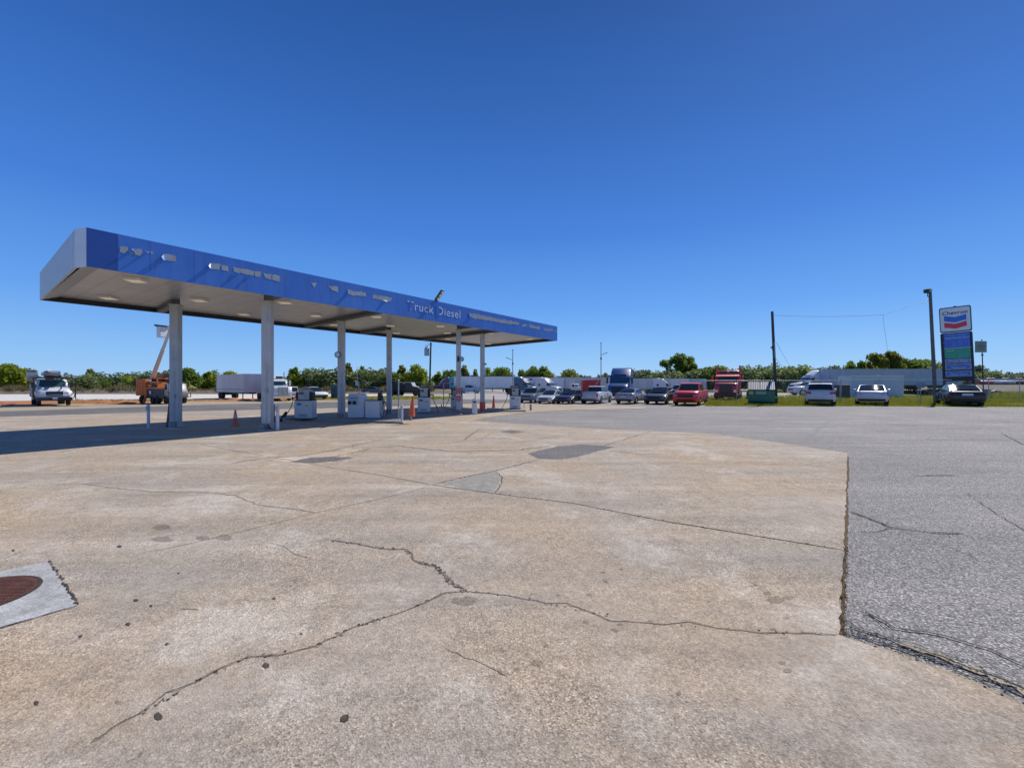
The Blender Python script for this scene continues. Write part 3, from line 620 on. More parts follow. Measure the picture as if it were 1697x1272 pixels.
def pump(px, py, w_, hl, hu, label, rz=0, sign=True, base=.10, wu=.62, side='l', hosem=HOSE, screen=True, cab2=False):
    X, Y = G(px, py); d = .52
    X, Y = AT(px, F*(CH-base)/(py-HY))
    t = thing('fuel_pump', label, 'fuel pump', (X, Y, base), rz, 'diesel pumps under the canopy')
    mb = MB(); mb.box((0, 0, .02), (w_+.02, d+.02, .04)); mb.build('plinth', BLACK, t)
    mb = MB(); mb.box((0, 0, .04+hl/2), (w_, d, hl)); cb = mb.build('cabinet', PW, t, bevel=.015)
    mb = MB(); mb.box((0, -d/2-.004, .04+hl*.5), (w_*.88, .012, hl*.86)); mb.build('cabinet_door', PW, cb, bevel=.004)
    mb = MB(); mb.box((0, 0, .045+hl+.012), (w_+.02, d+.02, .025)); mb.build('cap', BLACK, t)
    mb = MB(); mb.box((w_*.22, -d/2-.013, .04+hl*.72), (.14, .008, .09)); mb.build('warning_label', paint((.70, .48, .05), .5, 0, .1, 0, .1), cb)
    mb = MB(); mb.box((-w_*.22, -d/2-.013, .04+hl*.80), (.20, .008, .12)); mb.build('notice_label', paint((.16, .18, .30), .5, 0, .1, 0, .1), cb)
    for kk in range(4): mb = MB(); mb.box((0, -d/2-.013, .12+kk*.03), (w_*.5, .008, .010)); mb.build('vent_slot', BLACK, cb)
    if hu:
        z = .065+hl; wu_ = w_*wu
        mb = MB(); mb.box((0, 0, z+hu/2), (wu_, d*.8, hu)); hd = mb.build('head', paint((.42, .42, .42), .35, .3, .1, .2, .15), t, bevel=.02)
        for s in (-1, 1):
            mb = MB(); mb.box((s*(wu_/2+.07), 0, z+hu*.42), (.12, d*.6, hu*.78)); mb.build('nozzle_boot', BLACK, t, bevel=.01)
        if screen:
            mb = MB(); mb.box((-wu_*.2, -d*.4-.006, z+hu*.68), (wu_*.42, .014, hu*.28)); mb.build('display', SCR, hd)
            mb = MB()
            for i in range(3):
                for j in range(4): mb.box((wu_*.14+i*.045, -d*.4-.006, z+hu*.30+j*.045), (.034, .012, .034))
            mb.build('keypad', STEEL, hd)
        if sign:
            mb = MB(); mb.box((0, 0, z+hu+.09), (wu_+.16, d*.7, .14)); sg = mb.build('top_sign', paint((.05, .05, .055), .4, 0, .1, .2, .1), t, bevel=.01)
            mb = MB(); mb.box((0, -d*.35-.005, z+hu+.10), (wu_*.8, .012, .05)); mb.build('sign_strip', paint((.40, .40, .36), .4, 0, .1, 0, .1), sg)
    s = -1 if side == 'l' else 1
    zz = .06+hl+.12
    nozzle(t, (s*(w_/2+.10), -.05, zz), s)
    hose(t, [(s*(w_/2+.14), -.05, zz-.1), (s*(w_/2+.24), -.08, zz-.45), (s*(w_/2+.48), -.1, .08), (s*(w_/2+.30), -.1, .0), (s*(w_/2+.05), 0, .05)], .017, m=hosem)
    return t
pump(506.5, 693.5, .80, .80, .46, 'grey fuel pump with black nozzle on its left side, nearest pump of the canopy', sign=False)
pump(703, 683.5, .66, .82, .50, 'fuel pump with dark sign on top standing behind the tall traffic cone', .1, side='r')
pump(757, 678.5, .60, .80, .62, 'fuel pump half hidden behind the column with the red stickers', -.3, sign=False)
pump(853.5, 677.5, .68, .80, .46, 'farthest fuel pump with tangled red hose on its left side', .05, hosem=paint((.45, .06, .04), .5, 0, .1, 0, .1))
# DEF style cabinet with rounded shoulders
X, Y = AT(593, F*1.6/(692-HY)); t = thing('pump_cabinet', 'round shouldered pale cabinet with two dark square windows', 'cabinet', (X, Y, .10))
pr = [(-.39, .02), (.39, .02), (.39, .95), (.35, 1.07), (.24, 1.15), (-.29, 1.15), (-.37, 1.08), (-.39, 1.0)]
mb = MB(); mb.prism(pr, -.26, .26); mb.build('housing', PW, t, bevel=.02)
mb = MB(); mb.box((-.12, -.262, .86), (.50, .008, .44)); mb.build('upper_panel', paint((.42, .50, .60), .4, .1, .05, .3, .1), t)
for x in (-.29, -.07): mb = MB(); mb.box((x, -.27, .72), (.17, .02, .17)); mb.build('window', BLACK, t, bevel=.005)
mb = MB(); mb.box((-.12, -.268, .93), (.42, .012, .035)); mb.build('blue_stripe', PBL, t)
mb = MB(); mb.box((0, -.263, .30), (.70, .01, .5)); mb.build('lower_door', PW, t)
mb = MB()
for i in range(3): mb.cyl((.18, -.262, .68+i*.1), (.18, -.28, .68+i*.1), .015)
mb.build('door_lock', STEEL, t)
X, Y = AT(621.5, F*1.6/(692.5-HY)); t = thing('dispenser', 'plain low pale cabinet with nozzle boot and hoses on its right end', 'dispenser', (X, Y, .10))
mb = MB(); mb.box((-.04, 0, .42), (.68, .5, .80)); mb.build('housing', PW, t, bevel=.015)
mb = MB(); mb.box((-.04, 0, .835), (.70, .52, .03)); mb.build('lid', BLACK, t)
mb = MB(); mb.box((-.04, 0, .012), (.72, .54, .03)); mb.build('plinth', BLACK, t)
mb = MB(); mb.prism([(.16, .85), (.34, .85), (.34, 1.05), (.28, 1.22), (.20, 1.22), (.16, 1.12)], -.14, .14); mb.build('nozzle_boot', BLACK, t, bevel=.02)
mb = MB(); mb.box((.36, -.1, .55), (.10, .3, .55)); mb.build('hose_hanger', STEEL, t)
nozzle(t, (.45, -.15, .75), -1)
hose(t, [(.36, -.2, 1.0), (.50, -.2, .55), (.42, -.22, .08), (.32, -.22, .3), (.36, -.2, .75)]); hose(t, [(.30, -.1, 1.1), (.52, -.1, .7), (.62, -.12, .3), (.5, -.1, .05)])
# white rounded pedestal bin near the last column
X, Y = G(786.5, 686.3); t = thing('waste_bin', 'narrow white waste bin with paper sticking out beside the red based column', 'bin', (X, Y, 0), .05)
pr = [(-.14, .02), (.14, .02), (.15, .70), (.12, .82), (-.10, .86), (-.15, .72)]
mb = MB(); mb.prism(pr, -.17, .17); mb.build('body', WHITE, t, bevel=.02)
mb = MB(); mb.box((0, -.172, .70), (.18, .01, .09)); mb.build('opening', BLACK, t)
mb = MB(); mb.quad((-.05, -.19, .76), (.32, -.14, .90), (.26, .10, .88), (-.05, .05, .80)); mb.quad((-.12, -.1, .84), (.05, -.15, .93), (.1, .1, .9), (-.1, .1, .86)); mb.build('paper', paint((.7, .72, .8), .6, 0, .05, 0, 0), t)
# dark green bin behind column 2
X, Y = G(444, 698.5); t = thing('waste_bin', 'tall dark green waste bin mostly hidden behind the second column', 'bin', (X, Y, 0), .1)
mb = MB(); mb.box((0, 0, .36), (.44, .44, .72), tp=1.0); mb.build('body', paint((.012, .07, .045), .4, 0, .1, .2, .1), t, bevel=.03)
mb = MB(); mb.box((0, 0, .76), (.47, .47, .08), tp=.85); mb.build('lid', paint((.02, .09, .06), .4, 0, .1, .2, .1), t, bevel=.02)
mb = MB(); mb.box((.232, 0, .40), (.012, .30, .55)); mb.build('red_panel', paint((.30, .05, .05), .5, 0, .1, 0, .1), t)
mb = MB(); mb.box((0, -.233, .62), (.28, .01, .1)); mb.build('opening', BLACK, t)
# wheel stop / squeegee
X, Y = G(464.5, 699); t = thing('squeegee', 'black handled squeegee leaning out beside the white post', 'squeegee', (X, Y, 0))
mb = MB(); mb.cyl((0, 0, .1), (.20, 0, .34), .018); mb.build('handle', BLACK, t)
mb = MB(); mb.box((.19, 0, .33), (.10, .10, .30), M=Matrix.Rotation(R(38), 3, 'Y')); mb.build('head', BLACK, t, bevel=.01)
mb = MB(); mb.cyl((-.02, 0, 0), (-.02, 0, .16), .10, .11); mb.build('bucket', BLACK, t)
# bollards
BW = paint((.60, .63, .68), .45, 0, .08, .1, .3, 5.)
def bollard(px, py, h, label, r=.055, m=BW, rnd=True, cat='bollard', name='bollard', clamp=False):
    X, Y = G(px, py); t = thing(name, label, cat, (X, Y, 0), 0, 'steel posts around the islands')
    mb = MB(); mb.cyl((0, 0, -.02), (0, 0, h-r*.6), r, r, 16)
    pr = [(r, h-r*.6), (r*.8, h-r*.2), (r*.4, h), (0.001, h+.004)]
    for (a, z0), (b, z1_) in zip(pr, pr[1:]): mb.cyl((0, 0, z0), (0, 0, z1_), a, b, 16, cap=False)
    mb.build('post', m, t)
    mb = MB(); mb.cyl((0, 0, .0), (0, 0, .03), r*1.35, r*1.2, 16); mb.build('footing', ISL, t)
    if clamp: mb = MB(); mb.box((-.01, -r, h-.13), (.09, .03, .16)); mb.build('tag_plate', GALV, t, bevel=.01)
    return t
bollard(246, 710.5, .92, 'weathered white steel post standing left of the first column', .050, clamp=True)
bollard(460, 713.5, .93, 'white capped steel post right in front of the second column', .058, clamp=True)
bollard(666, 700.5, .78, 'white bollard beside the thin fence post at the island end', .055, clamp=True)
bollard(723.5, 684, .45, 'short grey post leaning right of the pump with dark sign', .035, GALV); bollard(731.5, 680, .42, 'short grey post behind the leaning short post', .03, GALV)
bollard(879.5, 680, .42, 'short brownish post at the right end of the farthest island', .07, paint((.35, .31, .29), .6, 0, .1, 0, .3))
bollard(868.5, 678.6, .42, 'pair of thin grey rods just right of the farthest pump', .022, GALV)
# stub bollard below the tall cone and the cones
ORG = paint((.72, .13, .045), .5, 0, .12, 0, .18, 6.); REF = paint((.50, .46, .45), .5, 0, .15, 0, .4, 6.)
def cone(px, py, h, r, label, z=0, band=True, tilt=0, baser=True):
    Y = F*(CH-z)/(py-HY); X = (px-CX)/F*Y
    t = thing('traffic_cone', label, 'traffic cone', (X, Y, z), .3, 'orange traffic cones under the canopy'); t.rotation_euler = (0, tilt, .3)
    if baser:
        mb = MB(); mb.box((0, 0, .02), (r*2.6, r*2.6, .04), tp=.95); mb.build('base', ORG if band else BLACK, t, bevel=.01)
    mb = MB(); mb.cyl((0, 0, .03), (0, 0, h), r, .028, 24); mb.build('cone', ORG, t)
    if band:
        def rr(z_): return r+(.028-r)*(z_-.03)/(h-.03)+.004
        mb = MB(); mb.cyl((0, 0, h*.52), (0, 0, h*.74), rr(h*.52), rr(h*.74), 24, cap=False); mb.build('reflective_band', REF, t)
    return t
cone(390, 706.3, .66, .115, 'orange cone with dirty reflective band between the first two columns')
pst = bollard(681, 696.5, .30, 'short stub post under the tall cone', .055, paint((.30, .28, .25), .6, 0, .1, 0, .2))
cone(682, 690.6, .90, .145, 'tall orange cone perched on the stub post beside the sign topped pump', .30, False, R(4), False)
cone(818, 677.6, .92, .12, 'slim orange cone between the red based column and the farthest pump', 0, False)
# sleeve and stickers on columns
X, Y = cp[5].x, cp[5].y
mb = MB(); mb.box((0, 0, .28), (.34, .34, .56)); o = mb.build('column_sleeve', paint((.70, .07, .035), .45, 0, .08, .2, .1), None, bevel=.02); o.location = (X, Y, .06); o.rotation_euler = (0, 0, .12); tag(o, 'orange red protective sleeve around the foot of the last column', 'sleeve')
mb = MB(); mb.box((0, 0, 0), (.20, .02, .12)); o = mb.build('notice', paint((.55, .45, .48), .5, 0, .1, 0, .1)); o.location = (X-.02, Y-.16, .80); o.rotation_euler = (0, 0, .12); tag(o, 'small pinkish notice above the orange red sleeve', 'notice')
X, Y = cp[4].x, cp[4].y
t = thing('fire_extinguisher_box', 'red box with pale label strapped to the fifth column', 'box', (X, Y-.16, 1.13), .12)
mb = MB(); mb.box((0, -.05, .16), (.26, .12, .30)); mb.box((0, -.05, -.22), (.26, .12, .28)); mb.build('body', paint((.50, .02, .035), .4, 0, .1, .3, .1), t, bevel=.015)
mb = MB(); mb.box((0, -.116, -.03), (.22, .012, .10)); mb.build('label_plate', paint((.6, .6, .62), .4, 0, .1, 0, .1), t)
mb = MB()
for z in (.24, .12, -.18, -.28): mb.box((-.02, -.115, z), (.15, .008, .02))
mb.build('print', WHITE, t)
# rust guard at first column and pipe bracket at second
X, Y = cp[0].x, cp[0].y
mb = MB(); mb.prism([(-.30, 0), (-.15, 0), (-.15, .95), (-.19, .95)], -.06, .06); o = mb.build('leaning_plate', paint((.22, .10, .06), .8, .1, .2, 0, .3)); o.location = (X-.03, Y-.02, .02); tag(o, 'rusty plate leaning against the foot of the first column', 'plate')
X, Y = cp[1].x, cp[1].y
t = thing('pipe_fitting', 'small dark pipe ring fixed at the foot of the second column', 'fitting', (X+.10, Y-.19, .14))
mb = MB(); n = 20
for i in range(n):
    a, b = 2*math.pi*i/n, 2*math.pi*(i+1)/n; mb.cyl((.06*math.cos(a), 0, .07*math.sin(a)), (.06*math.cos(b), 0, .07*math.sin(b)), .016, .016, 6)
mb.cyl((.05, 0, .02), (.13, 0, -.06), .02); mb.build('ring', DARKM, t)
# round mirrors / clocks on columns
def disc(col, zz, dx, label, r=.14):
    X, Y = cp[col].x, cp[col].y; t = thing('round_mirror', label, 'mirror', (X+dx, Y-.20, zz), 0, 'round fittings on the columns')
    mb = MB(); mb.cyl((0, .03, 0), (0, -.01, 0), r, r, 28); mb.build('frame', paint((.05, .09, .16), .4, .2, .1, .2, 0), t)
    mb = MB(); mb.cyl((0, -.008, 0), (0, -.018, 0), r*.74, r*.74, 28); mb.build('face', paint((.55, .60, .64), .15, .2, .05, .5, 0), t)
    mb = MB(); mb.box((.05, .10, 0), (.03, .16, .03)); mb.build('bracket', BLACK, t)
disc(2, CH+(HY-588)*cp[2].y/F, -.11, 'round dark framed disc on the left side of the third column', .15)
X, Y = cp[4].x, cp[4].y; zz = CH+(HY-595)*cp[4].y/F
t = thing('intercom', 'black box and pale round disc high on the fifth column', 'intercom', (X, Y-.16, zz)); mb = MB(); mb.box((0, 0, 0), (.09, .08, .30)); mb.build('housing', BLACK, t); mb = MB(); mb.cyl((.17, .08, 0), (.20, .04, 0), .14, .14, 20); mb.build('disc', GALV, t)
X, Y = cp[5].x, cp[5].y; zz = CH+(HY-603)*cp[5].y/F
t = thing('camera', 'small dark camera fixed high on the last column', 'camera', (X+.20, Y-.1, zz)); mb = MB(); mb.cyl((0, 0, 0), (.02, -.14, -.03), .05); mb.build('housing', BLACK, t); mb = MB(); mb.box((-.06, .04, .03), (.10, .03, .03)); mb.build('bracket', STEEL, t)
# pipe fence with wire rails beyond the islands
def fence(pts, hs_, label, rails, name='pipe_fence', pr=.03):
    base = [Vector((*G(*p), 0)) for p in pts]; t = thing(name, label, 'fence', base[0])
    for b, h in zip(base, hs_):
        q = b-base[0]; mb = MB(); mb.cyl(q, q+Vector((0, 0, h)), pr, pr, 10); mb.cyl(q+Vector((0, 0, h)), q+Vector((0, 0, h+.05)), pr*1.3, .005, 10); mb.build('post', GALV, t)
    for r in rails:
        mb = MB(); mb.tube([b-base[0]+Vector((0, 0, h*r)) for b, h in zip(base, hs_)], .010); mb.build('rail', GALV, t)
    return t
fence([(594.5, 693), (660.5, 699.5)], [1.80, 1.86], 'thin pipe posts joined by wire rails at the island of the two cabinets', [.99, .54, .42])
fence([(660.5, 699), (735, 679), (787.5, 673)], [1.80, 1.78, 1.72], 'thin grey pipe posts and wire receding behind the farther pumps', [.99])
X, Y = G(594.5, 692.8); mb = MB(); mb.cyl((0, 0, 1.8), (0, 0, 2.55), .012); mb.box((0, 0, 1.72), (.14, .10, .22)); o = mb.build('antenna_box', WHITE); o.location = (X-.08, Y, .0); tag(o, 'white box with whip antenna on the thin fence post', 'antenna')

# ---------------------------------------------------------------- poles, wires and the price sign
def pole(px, py, ytop, r, label, m=WOOD, lean=0, name='utility_pole', dY=None, rt=None):
    Y = dY or G(px, py)[1]; X = (px-CX)/F*Y; h = CH+(HY-ytop)*Y/F
    t = thing(name, label, 'pole', (X, Y, 0)); L = Vector((h*lean, 0, h))
    mb = MB(); mb.cyl((0, 0, -.05), L, r, rt or r*.75, 14); mb.build('shaft', m, t); return t, L
t, L1 = pole(1286.5, 669.5, 516, .13, 'leaning dark wooden pole right behind the green dumpster', DARKWOOD, -.045)
h1 = CH+(HY-576)*t.location.y/F
mb = MB(); mb.box((-.30, -.05, h1), (.12, .12, .34)); mb.box((-.40, -.05, h1+.02), (.10, .2, .12)); mb.box((-.17, 0, h1+.08), (.16, .04, .03)); mb.box((-.25, -.05, h1-.22), (.10, .1, .14)); mb.build('speaker_unit', BLACK, t)
mb = MB(); mb.box((-.11-.045*h1+.08, -.12, h1-.2), (.05, .03, 1.3)); mb.build('conduit', GALV, t)
P1 = t.location.copy()
t, L2 = pole(1550.5, 667.5, 484, .15, 'tall grey leaning pole with a lamp on top beside the price sign', paint((.13, .13, .135), .8, 0, .2, 0, .2), -.050, 'lamp_pole'); P2 = t.location.copy()
mb = MB(); mb.box((L2.x-.22, 0, L2.z+.08), (.42, .40, .30), .2); lh = mb.build('lamp_housing', DARKM, t, bevel=.02)
mb = MB(); mb.box((L2.x-.22, -.205, L2.z+.07), (.34, .02, .2), .0); mb.build('lamp_glass', paint((.35, .36, .10), .2, 0, .2, .4, 0), lh)
mb = MB(); mb.box((L2.x-.22, 0, L2.z+.245), (.46, .44, .03), .2); mb.build('lamp_lid', paint((.75, .75, .7), .3, .2, .05, .3, .1), lh)
mb = MB(); mb.tube([(L2.x+.02, 0, L2.z-.1), (L2.x-.12, 0, L2.z-.42), (L2.x-.24, 0, L2.z-.35), (L2.x-.22, 0, L2.z-.05)], .03); mb.build('lamp_arm', DARKM, t)
# wires
def wire(name, pts, r, label):
    mb = MB(); mb.tube([Vector(p)-Vector(pts[0]) for p in pts], r, 5); o = mb.build(name, BLACK); o.location = pts[0]; return tag(o, label, 'wire')
A = Vector((P1.x-.3, P1.y, CH+(HY-522.3)*P1.y/F)); Bj = Vector(AT(1464, P1.y*.5+P2.y*.5, 521.5)); C_ = Vector((P2.x-.48, P2.y, CH+(HY-496)*P2.y/F))
def sag(a, b, s, n=12): return [a+(b-a)*(i/n)-Vector((0, 0, s*4*(i/n)*(1-i/n))) for i in range(n+1)]
wire('overhead_wire', sag(A, Bj, .12)+sag(Bj, C_, .03)[1:], .011, 'overhead wire strung between the dark wooden pole and the lamp pole')
wire('hanging_wire', [Bj, Bj+Vector((-.02, 0, -.4)), Bj+Vector((.10, 0, -1.3)), Bj+Vector((.28, 0, -2.4)), Bj+Vector((.36, 0, -3.3))], .008, 'loose wire hanging down from the middle of the overhead wire')
g1 = Vector(AT(1286.5, P1.y, 567)); g2 = Vector(AT(1330, P1.y+16, 640)); wire('guy_wire', sag(g1, g2, .1), .010, 'upper of two slanting wires running down right from the dark wooden pole')
g1 = Vector(AT(1286.5, P1.y, 594)); g2 = Vector(AT(1330, P1.y+18, 640)); wire('guy_wire', sag(g1, g2, .5), .012, 'lower of two slanting wires running down right from the dark wooden pole')
# mid distance poles
t, L = pole(711.5, 658, 567, .12, 'utility pole with grey transformer standing behind the canopy pumps', DARKWOOD, .028, dY=52)
zt = CH+(HY-583)*52/F
mb = MB(); mb.cyl((-.30, 0, zt-.45), (-.30, 0, zt+.42), .30, .30, 18); mb.cyl((-.30, 0, zt+.42), (-.30, 0, zt+.52), .30, .18, 18); tr = mb.build('transformer', GALV, t)
mb = MB(); mb.cyl((-.38, -.1, zt+.5), (-.38, -.1, zt+.8), .04); mb.cyl((-.2, -.1, zt+.5), (-.2, -.1, zt+.75), .04); mb.build('bushing', DARKM, tr)
mb = MB(); mb.box((.10, 0, zt+.9), (.5, .06, .06)); mb.box((.12, 0, zt-.2), (.06, .06, 1.8)); mb.prism([(.05, zt-2.7), (.22, zt-2.9), (.10, zt-1.7)], -.05, .05); mb.build('hardware', BLACK, t)
def solar(px, py, ytop, yarm, dr, label, Y):
    t, L = pole(px, py, ytop, .075, label, GALV, 0, 'street_lamp', Y, .05); t['category'] = 'street lamp'; t['group'] = 'yard lamps on tall steel poles'
    za = CH+(HY-yarm)*Y/F
    mb = MB(); mb.tube([(0, 0, za-.1), (dr*.25, 0, za), (dr*.5, 0, za+.12)], .03); mb.build('arm', DARKM, t)
    mb = MB(); mb.box((dr*.62, 0, za+.16), (.62, .30, .07), M=Matrix.Rotation(-dr*.35, 3, 'Y')); mb.build('lamp_head', BLACK, t, bevel=.02)
    mb = MB(); mb.box((0, 0, za-.55), (.18, .18, .26)); mb.build('control_box', DARKM, t)
    mb = MB(); mb.cyl((0, 0, L.z), (0, 0, L.z+.12), .09, .06); mb.build('cap', DARKM, t)
solar(849.7, 660, 580.5, 595.5, -1, 'thin yard lamp pole with arm to the left behind the farthest pump', 58)
solar(996, 660, 569, 587, 1, 'thin yard lamp pole with arm to the right rising behind the white pickup', 58)
t, L = pole(1108.5, 655, 604, .08, 'slim pale pole in front of the big broad tree', paint((.35, .33, .30), .7, 0, .1, 0, .2), 0, dY=75)

# price sign
sl = Vector(((1564.5-CX)/F*41.5, 41.5, 0)); sr = Vector(((1618-CX)/F*39.9, 39.9, 0)); ud = (sr-sl).normalized(); sn = Vector((ud.y, -ud.x, 0)); wS = (sr-sl).length
ps = thing('price_sign', 'tall fuel station price sign with red and blue chevrons on top', 'sign', (sl+sr)/2, math.atan2(ud.y, ud.x)); ps.rotation_euler = (0, R(-2.2), math.atan2(ud.y, ud.x))
Ym = 40.7; H_ = lambda py: CH+(HY-py)*Ym/F
hw = wS/2; SB = paint((.03, .035, .055), .5, .1, .1, 0, .05); 
def rbox(mb, x0, x1, z0, z1_, y0, y1, r):
    pts = []
    for cx_, cz_, a0_ in ((x1-r, z0+r, -90), (x1-r, z1_-r, 0), (x0+r, z1_-r, 90), (x0+r, z0+r, 180)):
        for k in range(5): a = R(a0_+k*22.5); pts.append((cx_+r*math.cos(a), cz_+r*math.sin(a)))
    mb.prism(pts, y0, y1)
mb = MB(); rbox(mb, -hw, hw, H_(549.5), H_(507.5), -.22, .22, .15); bx_ = mb.build('emblem_cabinet', paint((.04, .07, .12), .4, .1, .1, .2, 0), ps)
mb = MB(); rbox(mb, -hw+.07, hw-.07, H_(547.8), H_(509.2), -.235, -.2, .12); mb.build('emblem_face', paint((.80, .80, .82), .35, 0, .04, .3, .08), bx_)
MS = Matrix.Rotation(R(90), 4, 'X')
NAVY = paint((.022, .06, .16), .4, 0, .1, .2, 0)
text('Chevron', .46, NAVY, bx_, Matrix.Translation((0, -.24, H_(520.2))) @ MS, 'lettering', 1.0, .004, 'CENTER', .008, 1.04)
def chev(x0, x1, ztop, zbot, dip, mat, name):
    mb = MB(); xm = (x0+x1)/2; mb.add([(x0, -.243, ztop), (x0, -.243, zbot), (xm, -.243, zbot-dip), (x1, -.243, zbot), (x1, -.243, ztop), (xm, -.243, ztop-dip)], [(0, 1, 2, 5), (5, 2, 3, 4)]); mb.build(name, mat, bx_)
chev(-hw*.70, hw*.70, H_(521.5), H_(530.5), .19, paint((.03, .16, .68), .35, 0, .12, .3, 0), 'blue_chevron'); chev(-hw*.70, hw*.70, H_(532.8), H_(541), .19, paint((.78, .02, .07), .35, 0, .15, .3, 0), 'red_chevron')
mb = MB(); mb.box((0, 0, (H_(508)+H_(506))/2), (.16, .16, .10)); mb.build('lifting_eye', SB, ps)
mb = MB(); rbox(mb, -hw, hw, H_(631), H_(550.5), -.16, .20, .10); cab = mb.build('price_cabinet', SB, ps)
for s in (-1, 1): mb = MB(); mb.box((s*(hw-.10), .02, H_(631)/2), (.19, .28, H_(631)+.1)); mb.build('leg', SB, ps)
PB = paint((.05, .15, .62), .35, 0, .12, .3, .05); PG = paint((.02, .36, .22), .35, 0, .15, .3, .05); FR = paint((.45, .48, .60), .4, .2, .1, .2, 0); LT = paint((.50, .65, .85), .5, 0, .15, 0, .2); FADEB = paint((.11, .25, .75), .5, 0, .2, 0, 0); FADEG = paint((.09, .46, .38), .5, 0, .2, 0, 0)
def panel(y0, y1, m, name, x=hw-.20, fr=True):
    if fr: mb = MB(); mb.box((.03, -.17, (H_(y0)+H_(y1))/2), (x*2, .03, H_(y0)-H_(y1))); p = mb.build(name, FR, cab); k = .06
    else: p = cab; k = 0
    mb = MB(); mb.box((.03, -.185, (H_(y0)+H_(y1))/2), (x*2-2*k, .03, H_(y0)-H_(y1)-2*k)); q = mb.build(name if not fr else 'panel_face', m, p); return q
q1 = panel(552, 575.5, PB, 'price_panel', fr=False); q2 = panel(577, 593.5, PG, 'price_panel', fr=False)
mb = MB(); mb.box((.03, -.20, H_(576.2)), ((hw-.20)*2+.04, .05, .045)); mb.build('divider', paint((.7, .75, .78), .4, .1, .05, 0, 0), cab)
mb = MB(); mb.box((.03, -.20, H_(602)), ((hw-.20)*2+.04, .05, .03)); mb.build('divider', FR, cab)
def st_(s, size, py, m, par, sx=1., b=0, x=.03): return text(s, size, m, par, Matrix.Translation((x, -.205, H_(py))) @ MS, 'lettering', sx, .002, 'CENTER', b)
st_('Unleaded     Self Serve', .13, 555.3, LT, cab); st_('Cash/Chevron Card', .20, 560.3, LT, cab, .95, .004); st_('2 3 5 1', .62, 573, FADEB, cab, 1.05, .01)
st_('Diesel', .17, 581.5, LT, cab, 1, .004, -.42); st_('2 1 9 1', .50, 592, FADEG, cab, 1.1, .01)
for (a, b, s, z) in ((594.5, 600.5, 'Truck Stop', 599), (603, 612.2, 'Techron', 610), (614.5, 623.5, 'Food Cart', 621)):
    panel(a, b, PB, 'service_panel'); st_(s, .24, z, LT, cab, 1.15, .004)
st_('with', .09, 606, LT, cab, x=-.2)
# pale notice board behind on its own pole
Y = 52; t, L = pole(1630, 650, 562, .06, 'pale rectangular board on a thin leaning pole behind the price sign', DARKM, -.03, 'notice_board', Y); t['category'] = 'sign'
mb = MB(); xx = (1622.5-1630)/F*Y; mb.box((xx+.1, -.1, CH+(HY-574.5)*Y/F), (1.35, .06, 1.33)); bd = mb.build('board', paint((.22, .27, .27), .5, 0, .06, 0, .1), t)
mb = MB()
for k, (zz, ww, hh) in enumerate(((570, .3, .07), (574, .95, .10), (578, .6, .07))): mb.box((xx+.1, -.14, CH+(HY-zz)*Y/F), (ww, .02, hh))
mb.build('print', paint((.06, .10, .11), .5, 0, .1, 0, 0), bd)
mb = MB(); mb.box((-.25, -.1, CH+(HY-588)*Y/F), (.14, .14, .18)); mb.build('fixture', DARKM, t)
# small grey sign post in the grass
X, Y = G(1525.5, 668.8); t = thing('small_sign', 'small grey square sign on a thin post in the grass left of the lamp pole', 'sign', (X, Y, 0), -.3)
mb = MB(); mb.cyl((0, 0, -.02), (0, 0, 1.9), .03); mb.build('post', GALV, t); mb = MB(); mb.box((0, -.04, 1.60), (.52, .02, .48)); mb.build('plate', paint((.30, .34, .40), .45, .3, .1, 0, .1), t)
# chain link fence
def chain_mat():
    m, t, b = nt('chain link'); c = t.nodes.new('ShaderNodeTexCoord')
    out = t.nodes['Material Output']; tr = t.nodes.new('ShaderNodeBsdfTransparent'); mx = t.nodes.new('ShaderNodeMixShader')
    fs = []
    for sx in (1, -1):
        cb = t.nodes.new('ShaderNodeCombineXYZ'); sp = t.nodes.new('ShaderNodeSeparateXYZ'); lk(t, c.outputs['Object'], sp.inputs[0])
        m1 = t.nodes.new('ShaderNodeMath'); m1.operation = 'MULTIPLY_ADD'; m1.inputs[1].default_value = sx; lk(t, sp.outputs[0], m1.inputs[0]); lk(t, sp.outputs[2], m1.inputs[2])
        m2 = t.nodes.new('ShaderNodeMath'); m2.operation = 'MULTIPLY'; m2.inputs[1].default_value = 14; lk(t, m1.outputs[0], m2.inputs[0])
        m3 = t.nodes.new('ShaderNodeMath'); m3.operation = 'FRACT'; lk(t, m2.outputs[0], m3.inputs[0])
        m4 = t.nodes.new('ShaderNodeMath'); m4.operation = 'LESS_THAN'; m4.inputs[1].default_value = .055; lk(t, m3.outputs[0], m4.inputs[0]); fs.append(m4.outputs[0])
    mm = t.nodes.new('ShaderNodeMath'); mm.operation = 'MAXIMUM'; lk(t, fs[0], mm.inputs[0]); lk(t, fs[1], mm.inputs[1])
    b.inputs['Base Color'].default_value = (.35, .36, .37, 1); b.inputs['Metallic'].default_value = .5; b.inputs['Roughness'].default_value = .5
    lk(t, mm.outputs[0], mx.inputs[0]); lk(t, tr.outputs[0], mx.inputs[1]); lk(t, b.outputs[0], mx.inputs[2]); lk(t, mx.outputs[0], out.inputs[0]); return m
CH_M = chain_mat()
